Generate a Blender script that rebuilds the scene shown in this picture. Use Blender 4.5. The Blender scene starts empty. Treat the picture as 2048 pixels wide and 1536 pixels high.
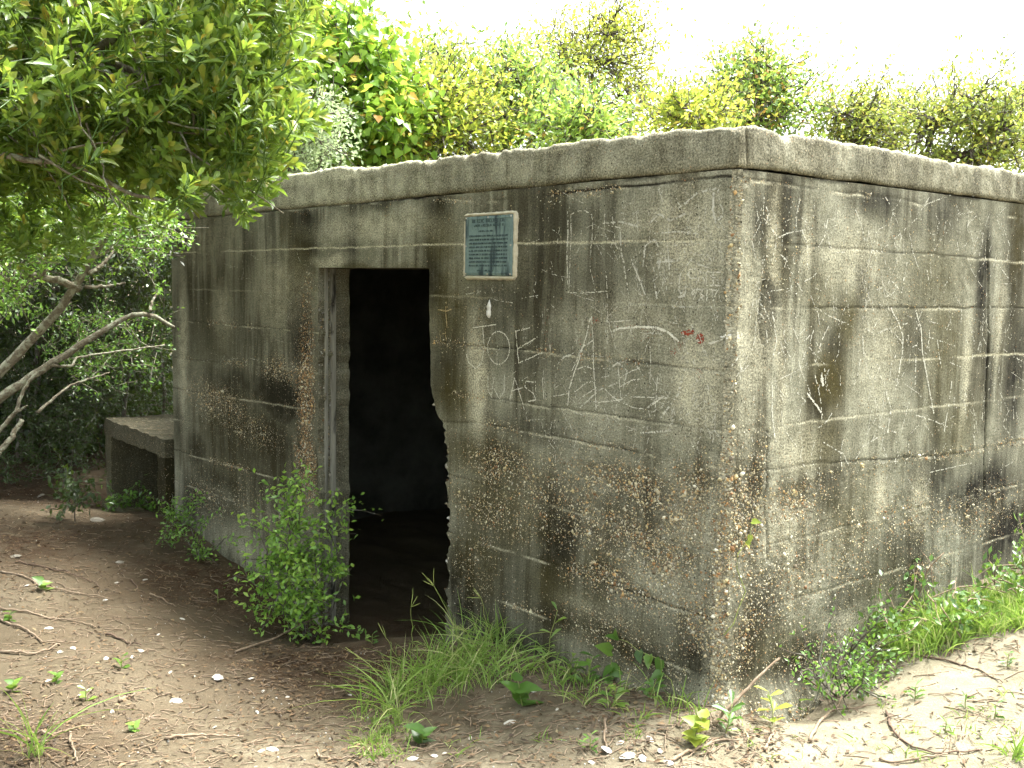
import bpy, math, random
import numpy as np
from mathutils import Vector, Matrix

random.seed(7)
rng = np.random.default_rng(7)
scn = bpy.context.scene

# ------------------------------------------------------------------ camera
F_PX, CX, CY = 2070.0, 1024.0, 768.0          # focal length of the photograph in its own pixels
PITCH, ROLL, EYE = math.radians(5.75), math.radians(0.98), 1.6
_f = np.array([0, math.cos(PITCH), -math.sin(PITCH)])
_r0 = np.array([1.0, 0, 0]); _u0 = np.cross(_r0, _f)
CR = _r0 * math.cos(ROLL) + _u0 * math.sin(ROLL)
CU = -_r0 * math.sin(ROLL) + _u0 * math.cos(ROLL)
CF = _f
EYEP = np.array([0, 0, EYE])
cam_data = bpy.data.cameras.new('camera')
cam = bpy.data.objects.new('camera', cam_data)
scn.collection.objects.link(cam)
cam_data.sensor_width = 36.0
cam_data.lens = 36.0 * F_PX / 2048.0
cam_data.clip_start = 0.05
cam_data.clip_end = 2000
m = Matrix.Identity(4)
for i in range(3):
    m[i][0], m[i][1], m[i][2], m[i][3] = CR[i], CU[i], -CF[i], EYEP[i]
cam.matrix_world = m
scn.camera = cam

# ------------------------------------------------------------------ sky, sun, exposure
SUN_EL, SUN_AZ = math.radians(66), math.radians(58)     # azimuth clockwise from +Y
world = bpy.data.worlds.new('World'); scn.world = world; world.use_nodes = True
wn = world.node_tree.nodes; wl = world.node_tree.links
wn.clear()
sky = wn.new('ShaderNodeTexSky'); sky.sky_type = 'NISHITA'; sky.sun_disc = False
sky.sun_elevation = SUN_EL; sky.sun_rotation = SUN_AZ
sky.air_density = 1.0; sky.dust_density = 4.0; sky.ozone_density = 1.0
hs = wn.new('ShaderNodeHueSaturation'); hs.inputs['Saturation'].default_value = 0.35
wb = wn.new('ShaderNodeBackground'); wb.inputs['Strength'].default_value = 0.15
wo = wn.new('ShaderNodeOutputWorld')
wt = wn.new('ShaderNodeMix'); wt.data_type = 'RGBA'; wt.blend_type = 'MULTIPLY'; wt.inputs[0].default_value = 1.0; wt.inputs[7].default_value = (0.985, 1.0, 0.92, 1)   # milky overcast
wl.new(sky.outputs[0], hs.inputs['Color']); wl.new(hs.outputs[0], wt.inputs[6]); wl.new(wt.outputs[2], wb.inputs['Color']); wl.new(wb.outputs[0], wo.inputs['Surface'])
sd = bpy.data.lights.new('sun', 'SUN'); sd.energy = 3.2; sd.angle = math.radians(16); sd.color = (1.0, 0.985, 0.94)
sun = bpy.data.objects.new('sun', sd); scn.collection.objects.link(sun)
sun.location = (3, -3, 12)
_d = Vector((math.sin(SUN_AZ) * math.cos(SUN_EL), math.cos(SUN_AZ) * math.cos(SUN_EL), math.sin(SUN_EL)))
sun.rotation_euler = (-_d).to_track_quat('-Z', 'Y').to_euler()
scn.view_settings.view_transform = 'Standard'
scn.view_settings.look = 'None'
scn.view_settings.gamma = 1.0
scn.view_settings.use_curve_mapping = False
scn.view_settings.exposure = 2.5
scn.render.engine = 'CYCLES'
scn.cycles.max_bounces = 5
scn.cycles.diffuse_bounces = 3
scn.cycles.transmission_bounces = 4
scn.cycles.transparent_max_bounces = 6
scn.cycles.sample_clamp_indirect = 6.0
scn.cycles.adaptive_threshold = 0.03

# ------------------------------------------------------------------ helpers
def ray(x, y):
    return (x - CX) / F_PX * CR - (y - CY) / F_PX * CU + CF

def at_depth(x, y, d):
    """point seen at photo pixel (x, y), d metres in front of the lens"""
    return EYEP + ray(x, y) * d

def add(o, parent=None):
    scn.collection.objects.link(o)
    if parent is not None:
        o.parent = parent
    return o

def tag(o, label=None, cat=None, group=None, kind=None):
    if label: o['label'] = label
    if cat: o['category'] = cat
    if group: o['group'] = group
    if kind: o['kind'] = kind
    return o

def empty(name, loc):
    o = bpy.data.objects.new(name, None)
    o.location = loc
    o.empty_display_size = 0.2
    return add(o)

def mesh_np(name, V, faces, mat=None, parent=None, smooth=True, attrs=None, uv=None, link=True):
    """faces: list of (n, k) index arrays. parent: Empty whose world offset is subtracted"""
    V = np.asarray(V, dtype=np.float64)
    if parent is not None:
        V = V - np.array(root_offset(parent))
    me = bpy.data.meshes.new(name)
    me.vertices.add(len(V)); me.vertices.foreach_set('co', V.astype(np.float32).ravel())
    faces = [np.asarray(f, dtype=np.int32) for f in faces if len(f)]
    loops = np.concatenate([f.ravel() for f in faces])
    tot = np.concatenate([np.full(len(f), f.shape[1], dtype=np.int32) for f in faces])
    start = np.concatenate([[0], np.cumsum(tot)[:-1]]).astype(np.int32)
    me.loops.add(len(loops)); me.loops.foreach_set('vertex_index', loops)
    me.polygons.add(len(tot)); me.polygons.foreach_set('loop_start', start)
    try:
        me.polygons.foreach_set('loop_total', tot)
    except Exception:
        pass
    me.polygons.foreach_set('use_smooth', np.full(len(tot), smooth, dtype=bool))
    if attrs:
        for k, a in attrs.items():
            a = np.asarray(a, dtype=np.float32)
            if a.ndim == 1:
                at = me.attributes.new(k, 'FLOAT', 'POINT'); at.data.foreach_set('value', a)
            else:
                at = me.attributes.new(k, 'FLOAT_COLOR', 'POINT')
                if a.shape[1] == 3: a = np.concatenate([a, np.ones((len(a), 1), np.float32)], 1)
                at.data.foreach_set('color', a.ravel())
    if uv is not None:
        ul = me.uv_layers.new(name='uv')
        ul.data.foreach_set('uv', np.asarray(uv, dtype=np.float32)[loops].ravel())
    me.update(calc_edges=True); me.validate()
    if mat is not None: me.materials.append(mat)
    o = bpy.data.objects.new(name, me)
    if link: add(o, parent)
    return o

def root_offset(p):
    v = Vector((0, 0, 0))
    while p is not None:
        v += p.location; p = p.parent
    return v

_T = rng.random((512, 512))
def vn(x, y, seed=0):
    x = np.asarray(x, float) + seed * 37.31; y = np.asarray(y, float) + seed * 71.77
    xi = np.floor(x).astype(int); yi = np.floor(y).astype(int)
    fx = x - xi; fy = y - yi
    fx = fx * fx * (3 - 2 * fx); fy = fy * fy * (3 - 2 * fy)
    a = _T[xi & 511, yi & 511]; b = _T[(xi + 1) & 511, yi & 511]
    c = _T[xi & 511, (yi + 1) & 511]; d = _T[(xi + 1) & 511, (yi + 1) & 511]
    return (a * (1 - fx) + b * fx) * (1 - fy) + (c * (1 - fx) + d * fx) * fy

def fbm(x, y, oct=4, seed=0):
    s = 0; amp = 0.5; t = 0
    for i in range(oct):
        s = s + amp * vn(x * 2 ** i, y * 2 ** i, seed + i * 3); t += amp; amp *= 0.5
    return s / t

def sstep(a, b, x):
    t = np.clip((x - a) / (b - a), 0, 1)
    return t * t * (3 - 2 * t)

def grid_faces(nu, nv, off=0, flip=False):
    i = np.arange(nu - 1)[:, None]; j = np.arange(nv - 1)[None, :]
    a = (i * nv + j).ravel() + off; b = a + nv; c = b + 1; d = a + 1
    return np.stack([a, d, c, b] if flip else [a, b, c, d], 1)

class Acc:
    """collects vertices / faces / attributes for one mesh"""
    def __init__(self): self.V = []; self.F = []; self.A = {}; self.n = 0
    def put(self, V, faces, **at):
        V = np.asarray(V, float)
        for f in faces: self.F.append(np.asarray(f) + self.n)
        self.V.append(V); self.n += len(V)
        for k, a in at.items():
            self.A.setdefault(k, []).append(np.broadcast_to(np.asarray(a, float), (len(V),) + np.shape(a)[1:]) if np.ndim(a) != 1 or len(a) != len(V) else np.asarray(a, float))
    def build(self, name, mat, parent=None, smooth=True, link=True):
        return mesh_np(name, np.concatenate(self.V), self.F, mat, parent, smooth,
                       {k: np.concatenate(a) for k, a in self.A.items()}, link=link)

def tube(pts, radii, sides=6, cap=True):
    pts = np.asarray(pts, float); n = len(pts)
    radii = np.broadcast_to(np.asarray(radii, float), (n,))
    t = np.gradient(pts, axis=0); t /= np.linalg.norm(t, axis=1)[:, None] + 1e-9
    up = np.array([0.31, 0.17, 0.93])
    a = np.cross(t, up); a /= np.linalg.norm(a, axis=1)[:, None] + 1e-9
    b = np.cross(t, a)
    ang = np.arange(sides) / sides * 2 * math.pi
    V = pts[:, None, :] + radii[:, None, None] * (np.cos(ang)[None, :, None] * a[:, None, :] + np.sin(ang)[None, :, None] * b[:, None, :])
    V = V.reshape(-1, 3)
    i = np.arange(n - 1)[:, None]; j = np.arange(sides)[None, :]
    q = np.stack([i * sides + j, i * sides + (j + 1) % sides, (i + 1) * sides + (j + 1) % sides, (i + 1) * sides + j], -1).reshape(-1, 4)
    fs = [q]
    if cap and sides >= 3:
        fs.append(np.arange(sides)[None, ::-1]); fs.append(((n - 1) * sides + np.arange(sides))[None, :])
    return V, fs

def wig(p0, p1, n=8, amp=0.05, seed=None):
    """a wandering line from p0 to p1"""
    r = np.random.default_rng(seed if seed is not None else rng.integers(1 << 30))
    p0 = np.asarray(p0, float); p1 = np.asarray(p1, float)
    t = np.linspace(0, 1, n)[:, None]
    L = np.linalg.norm(p1 - p0)
    off = np.cumsum(r.normal(0, 1, (n, 3)), 0); off -= off[0] + (off[-1] - off[0]) * t
    return p0 + (p1 - p0) * t + off * amp * L / math.sqrt(n)

# ------------------------------------------------------------------ node material helper
class NM:
    def __init__(self, name):
        self.m = bpy.data.materials.new(name); self.m.use_nodes = True
        self.t = self.m.node_tree; self.n = self.t.nodes; self.n.clear()
        self.out = self.n.new('ShaderNodeOutputMaterial')
        self.p = self.n.new('ShaderNodeBsdfPrincipled')
        self.t.links.new(self.p.outputs[0], self.out.inputs['Surface'])
        self.p.inputs['Roughness'].default_value = 0.85
        self.p.inputs['Specular IOR Level'].default_value = 0.25
    def L(self, a, b): self.t.links.new(a, b)
    def set(self, sock, v):
        if hasattr(v, 'is_output') or isinstance(v, bpy.types.NodeSocket): self.L(v, sock)
        elif isinstance(v, (tuple, list)) and len(v) == 3 and sock.type == 'RGBA': sock.default_value = (*v, 1)
        else: sock.default_value = v
    def noise(self, vec, scale, detail=4, rough=0.55, dist=0.0):
        n = self.n.new('ShaderNodeTexNoise'); n.inputs['Scale'].default_value = scale
        n.inputs['Detail'].default_value = detail; n.inputs['Roughness'].default_value = rough
        n.inputs['Distortion'].default_value = dist
        if vec is not None: self.L(vec, n.inputs['Vector'])
        return n.outputs['Fac']
    def voro(self, vec, scale, feature='F1', rand=1.0):
        n = self.n.new('ShaderNodeTexVoronoi'); n.feature = feature; n.inputs['Scale'].default_value = scale
        n.inputs['Randomness'].default_value = rand
        if vec is not None: self.L(vec, n.inputs['Vector'])
        return n
    def mapping(self, vec, scale):
        n = self.n.new('ShaderNodeMapping'); n.inputs['Scale'].default_value = scale; self.L(vec, n.inputs['Vector'])
        return n.outputs[0]
    def uv(self):
        n = self.n.new('ShaderNodeUVMap'); n.uv_map = 'uv'; return n.outputs[0]
    def obj(self):
        return self.n.new('ShaderNodeTexCoord').outputs['Object']
    def pos(self):
        return self.n.new('ShaderNodeNewGeometry').outputs['Position']
    def attr(self, name, color=False):
        n = self.n.new('ShaderNodeAttribute'); n.attribute_name = name
        return n.outputs['Color' if color else 'Fac']
    def objrand(self):
        return self.n.new('ShaderNodeObjectInfo').outputs['Random']
    def mix(self, f, a, b, mode='MIX'):
        n = self.n.new('ShaderNodeMix'); n.data_type = 'RGBA'; n.blend_type = mode
        self.set(n.inputs[0], f); self.set(n.inputs[6], a); self.set(n.inputs[7], b)
        return n.outputs[2]
    def math(self, op, a, b=0.0, clamp=False):
        n = self.n.new('ShaderNodeMath'); n.operation = op; n.use_clamp = clamp
        self.set(n.inputs[0], a); self.set(n.inputs[1], b); return n.outputs[0]
    def rng(self, v, a, b, c=0.0, d=1.0):
        n = self.n.new('ShaderNodeMapRange'); n.clamp = True
        self.set(n.inputs[0], v)
        for i, x in enumerate((a, b, c, d)): n.inputs[i + 1].default_value = x
        return n.outputs[0]
    def ramp(self, f, stops):
        n = self.n.new('ShaderNodeValToRGB'); e = n.color_ramp.elements
        while len(e) < len(stops): e.new(0.5)
        for k, (p, c) in enumerate(stops): e[k].position = p; e[k].color = (*c, 1)
        self.L(f, n.inputs[0]); return n.outputs[0]
    def bump(self, h, strength=0.5, dist=0.01, prev=None):
        n = self.n.new('ShaderNodeBump'); n.inputs['Strength'].default_value = strength; n.inputs['Distance'].default_value = dist
        self.L(h, n.inputs['Height'])
        if prev is not None: self.L(prev, n.inputs['Normal'])
        return n.outputs[0]
    def color(self, c): self.set(self.p.inputs['Base Color'], c)
    def normal(self, n): self.L(n, self.p.inputs['Normal'])
    def rough(self, v): self.set(self.p.inputs['Roughness'], v)

def concrete_material():
    k = NM('weathered_concrete'); uv = k.uv()
    big = k.noise(uv, 2.2, 4, 0.6, 0.3)
    med = k.noise(uv, 12, 5, 0.7)
    fine = k.noise(uv, 120, 3, 0.75)
    grit = k.noise(uv, 330, 1, 0.5)
    streak = k.noise(k.mapping(uv, (9, 0.8, 1)), 1.0, 4, 0.65, 0.5)
    streak2 = k.noise(k.mapping(uv, (38, 2.4, 1)), 1.0, 3, 0.65)
    agg = k.attr('agg'); dark = k.attr('dark'); pale = k.attr('pale'); olive = k.attr('olive')
    col = k.mix(k.rng(big, 0.35, 0.65), (0.1179, 0.114, 0.08521), (0.2081, 0.2034, 0.1626))
    col = k.mix(k.rng(med, 0.42, 0.68, 0, 0.55), col, (0.3053, 0.2991, 0.2425))
    st = k.math('MULTIPLY', k.rng(streak, 0.44, 0.60), k.rng(k.noise(uv, 1.5, 2, 0.5), 0.34, 0.55))
    col = k.mix(k.math('MULTIPLY', st, 0.78), col, (0.04301, 0.03712, 0.02229))
    col = k.mix(k.rng(streak2, 0.52, 0.75, 0, 0.35), col, (0.04857, 0.04262, 0.02884))
    rag = k.math('ADD', k.math('MULTIPLY', med, 0.85), k.math('MULTIPLY', streak2, 0.5))
    dk = k.math('MULTIPLY', dark, k.rng(rag, 0.40, 0.78, 0.35, 1.55), True)
    col = k.mix(dk, col, (0.01527, 0.01375, 0.009176))
    ol = k.math('MULTIPLY', olive, k.rng(rag, 0.40, 0.78, 0.3, 1.5), True)
    col = k.mix(ol, col, (0.05203, 0.044, 0.01574))
    pl = k.math('MULTIPLY', pale, k.rng(k.math('ADD', k.math('MULTIPLY', fine, 0.7), k.math('MULTIPLY', med, 0.6)), 0.46, 0.78, 0.08, 1.5), True)
    col = k.mix(pl, col, (0.3746, 0.354, 0.2753))
    # sand-grain mottling
    gr = k.math('ADD', k.math('MULTIPLY', fine, 0.62), k.math('MULTIPLY', grit, 0.38))
    g2 = k.n.new('ShaderNodeCombineColor'); gv = k.rng(gr, 0.34, 0.66, 0.42, 1.62)
    for i in range(3): k.L(gv, g2.inputs[i])
    col = k.mix(1.0, col, g2.outputs[0], 'MULTIPLY')
    col = k.mix(k.rng(agg, .25, .9, 0, .42), col, (0.04196, 0.03663, 0.02671))  # matrix darkened between the stones: painted shade as well as dirt
    gm = k.n.new('ShaderNodeGamma'); gm.inputs[1].default_value = 1.2; k.L(col, gm.inputs[0])
    col = k.mix(1.0, gm.outputs[0], (1.42, 1.43, 1.40), 'MULTIPLY')
    # small stones showing in the matrix, each cell its own colour
    vo = k.voro(uv, 125); vd = vo.outputs['Distance']
    sep = k.n.new('ShaderNodeSeparateColor'); k.L(vo.outputs['Color'], sep.inputs[0])
    stone = k.ramp(sep.outputs[0], [(0, (0.0555, 0.03781, 0.02293)), (0.25, (0.2081, 0.1719, 0.1048)), (0.5, (0.3607, 0.3094, 0.2032)), (0.72, (0.222, 0.1168, 0.05244)), (0.85, (0.4578, 0.4124, 0.3015)), (1, (0.1388, 0.1237, 0.09831))])
    show = k.math('LESS_THAN', sep.outputs[1], k.rng(k.math('ADD', agg, k.math('MULTIPLY', k.rng(med, 0.4, 0.7), 0.10)), 0, 1, 0.05, 0.75))
    stm = k.math('MULTIPLY', show, k.math('LESS_THAN', vd, k.rng(sep.outputs[2], 0, 1, 0.14, 0.40)))
    col = k.mix(k.math('MULTIPLY', stm, 0.85), col, stone)
    vo2 = k.voro(uv, 62); sep2 = k.n.new('ShaderNodeSeparateColor'); k.L(vo2.outputs['Color'], sep2.inputs[0])
    pit = k.math('MULTIPLY', k.math('LESS_THAN', vo2.outputs['Distance'], 0.2), k.math('LESS_THAN', sep2.outputs[0], 0.06))
    col = k.mix(pit, col, (0.01388, 0.01238, 0.009176))
    k.color(col)
    h = k.math('ADD', gr, k.math('MULTIPLY', med, 0.5))
    h = k.math('ADD', h, k.math('MULTIPLY', k.math('MULTIPLY', stm, k.math('SUBTRACT', 0.4, vd)), 1.8))
    k.normal(k.bump(h, 0.6, 0.006)); k.rough(0.92); k.p.inputs['Specular IOR Level'].default_value = 0.15
    return k.m

def pebble_material():
    k = NM('river_pebble'); c = k.attr('col', True)
    k.color(k.mix(k.rng(k.noise(k.obj(), 160, 3), 0.35, 0.7, 0, 0.45), c, (0.10, 0.085, 0.06)))
    k.rough(0.7); return k.m

def plain(name, c1, c2, scale=20, rough=0.85, bump=0.3, dist=0.004, spec=0.25, metallic=0.0):
    k = NM(name); o = k.obj()
    k.color(k.mix(k.rng(k.noise(o, scale, 5, 0.65), 0.35, 0.68), c1, c2))
    k.rough(rough); k.p.inputs['Specular IOR Level'].default_value = spec; k.p.inputs['Metallic'].default_value = metallic
    if bump: k.normal(k.bump(k.noise(o, scale * 4, 4, 0.7), bump, dist))
    return k.m

def leaf_material(name, stops, trans=0.35, rough=0.42, tcol=(0.30, 0.42, 0.04)):
    """stops: colour ramp over the leaf's own tint attribute (0..1)"""
    k = NM(name)
    t = k.attr('tint')
    c = k.ramp(t, stops)
    c = k.mix(k.rng(k.noise(k.pos(), 40, 2), 0.3, 0.7, 0, 0.35), c, k.mix(0.5, c, (0.02, 0.03, 0.008)))
    k.color(c); k.rough(rough); k.p.inputs['Specular IOR Level'].default_value = 0.5
    tr = k.n.new('ShaderNodeBsdfTranslucent')
    k.L(k.mix(0.55, c, k.mix(0.6, c, tcol)), tr.inputs['Color'])
    mx = k.n.new('ShaderNodeMixShader'); mx.inputs[0].default_value = trans
    k.L(k.p.outputs[0], mx.inputs[1]); k.L(tr.outputs[0], mx.inputs[2]); k.L(mx.outputs[0], k.out.inputs['Surface'])
    return k.m

def bark_material(name, c1, c2, lichen=(0.42, 0.42, 0.36), amt=0.45, scale=9):
    k = NM(name); o = k.obj()
    col = k.mix(k.rng(k.noise(o, scale * 3, 5, 0.7), 0.35, 0.65), c1, c2)
    col = k.mix(k.math('MULTIPLY', k.rng(k.noise(o, scale, 5, 0.6, 0.4), 0.48, 0.56), amt * 2, True), col, lichen)
    k.color(col); k.normal(k.bump(k.noise(o, scale * 12, 4, 0.7), 0.6, 0.006)); k.rough(0.9)
    return k.m

M = {}
M['concrete'] = concrete_material()
M['pebble'] = pebble_material()
M['chalk'] = plain('chalk_scratch', (0.438, 0.4206, 0.3416), (0.6307, 0.6133, 0.5256), 60, 0.95, 0)
M['faint_chalk'] = plain('worn_chalk_scratch', (0.325, 0.3169, 0.26), (0.5525, 0.5363, 0.455), 60, 0.95, 0)
M['ochre_chalk'] = plain('ochre_scratch', (0.2592, 0.2016, 0.0936), (0.3744, 0.3024, 0.1728), 60, 0.95, 0)
M['red_paint'] = plain('faded_red_paint', (0.2592, 0.0396, 0.018), (0.1728, 0.0432, 0.0252), 70, 0.8, 0.3)
M['plaster'] = plain('white_plaster', (0.5184, 0.504, 0.4536), (0.612, 0.6048, 0.5616), 50, 0.9, 0.4)
M['mortar'] = plain('cream_mortar', (0.4032, 0.36, 0.2592), (0.5328, 0.4968, 0.3888), 38, 0.95, 0.8, 0.006)
M['bark_pale'] = bark_material('pale_lichened_bark', (0.07956, 0.06739, 0.04493), (0.1685, 0.145, 0.103), (0.2808, 0.2902, 0.2153), 0.32, 30)
M['bark_dark'] = bark_material('grey_brown_bark', (0.0525, 0.04125, 0.0315), (0.105, 0.08625, 0.0675), (0.1875, 0.1875, 0.1575), 0.3, 12)
M['twig'] = plain('dry_twig', (0.14, 0.098, 0.063), (0.252, 0.196, 0.14), 40, 0.9, 0.4, 0.002)
M['twig_dark'] = plain('dark_dry_twig', (0.07, 0.0455, 0.0315), (0.133, 0.091, 0.063), 40, 0.9, 0.4, 0.002)
M['stem'] = plain('green_stem', (0.16, 0.20, 0.05), (0.24, 0.26, 0.08), 40, 0.6, 0)
M['shell'] = plain('bleached_shell', (0.288, 0.2664, 0.2232), (0.4752, 0.4608, 0.4176), 30, 0.6, 0.4, 0.003)
M['stone'] = plain('grey_stone', (0.1584, 0.144, 0.1152), (0.2592, 0.2376, 0.1944), 30, 0.9, 0.5)

# ------------------------------------------------------------------ the bunker's own coordinates
AZ = math.radians(38.85)
EL = np.array([-math.sin(AZ), math.cos(AZ), 0])       # along the front wall, away from the near corner
ER = np.array([math.cos(AZ), math.sin(AZ), 0])        # along the side wall, away from the near corner
_c = ray(1455, 900); C0 = EYEP + _c / (_c @ CF) * 3.6
C0 = np.array([C0[0], C0[1], 0.0])                    # near corner, at z = 0
SC = 0.9
def zz(v): return EYE + np.asarray(v) * SC            # survey heights (relative to eye) to world z

def front_px(x, y):
    r = ray(x, y); t = ((C0 - EYEP) @ ER) / (r @ ER); p = EYEP + r * t
    return (p - C0) @ EL, p[2]
def side_px(x, y):
    r = ray(x, y); t = ((C0 - EYEP) @ EL) / (r @ EL); p = EYEP + r * t
    return (p - C0) @ ER, p[2]
PXF = {'front': front_px, 'side': side_px}
FRONT_L, SIDE_L, WALL_T = 5.2, 4.6, 0.20
DOOR_L, DOOR_TOP = 2.945, float(zz(0.055))
SLAB_Z = float(zz(0.435))

def door_right(z):
    z = np.asarray(z, float)
    zr = (z - EYE) / SC
    base = np.interp(zr, [-2.6, -1.71, -1.30, -0.92, -0.80, -0.72, -0.62, -0.45, 0.1], [1.845, 1.86, 1.845, 1.885, 1.91, 1.965, 2.02, 2.03, 2.05]) * SC
    rough = sstep(-0.5, -0.75, zr)
    return base + (fbm(z * 22, z * 0 + 3, 4, 5) - 0.5) * (0.014 + 0.05 * rough) + (vn(z * 75, z * 0 + 5, 6) - .5) * (.008 + .020 * rough)
def door_left(z):
    z = np.asarray(z, float)
    return DOOR_L + (fbm(z * 16, z * 0 + 9, 4, 8) - 0.5) * 0.035 + 0.012

# board-lift lines: polylines (s, z) in survey units, groove depth mm (negative = ridge), tone (+ pale, - dark)
LINES = {
 'front': [([(0, .405), (1.6, .385), (2.05, .43)], 5, -0.9), ([(0, .163), (2.05, .18), (4.4, .17), (5.8, .17)], 3, .75),
           ([(0, -.09), (2.05, -.09), (5.75, -.12)], 4, .25), ([(0, -.34), (1.1, -.33), (2.05, -.34), (3.5, -.35), (5.8, -.37)], 6, -.55),
           ([(0, -.57), (.95, -.58), (2.0, -.60), (3.57, -.60), (5.13, -.66), (5.8, -.68)], 5, -.35),
           ([(0, -.71), (1.5, -.72), (2.0, -.76), (3.54, -.85), (5.6, -.93)], 6, -.45),
           ([(0, -1.06), (.51, -1.05), (1.05, -1.04), (1.9, -1.03), (3.3, -1.08), (5.7, -1.18)], 6, -.25),
           ([(0, -1.33), (1.2, -1.32), (1.85, -1.34), (3.54, -1.36), (5.6, -1.44)], 8, -.65),
           ([(0, -1.56), (1.8, -1.60), (3.5, -1.62), (5.6, -1.70)], 5, -.3), ([(0, -1.80), (5.8, -1.98)], 5, -.3)],
 'side': [([(0, .40), (2.4, .36), (5, .36)], 4, -.4), ([(0, .16), (.57, .16), (2.3, .14), (5, .14)], 4, -.45), ([(0, -.09), (2.4, -.10), (5, -.10)], 6, -.55),
          ([(0, -.33), (.76, -.33), (2.4, -.34), (5, -.34)], 4, .8), ([(0, -.57), (.5, -.57), (2.4, -.57), (5, -.57)], 3, .45),
          ([(0, -.73), (.14, -.74), (.6, -.75), (1.7, -.82), (2.46, -.81), (5, -.82)], 6, -.5), ([(0, -1.06), (2.5, -1.04), (5, -1.04)], 5, -.3), ([(0, -1.32), (5, -1.30)], 5, -.3)],
}
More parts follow.
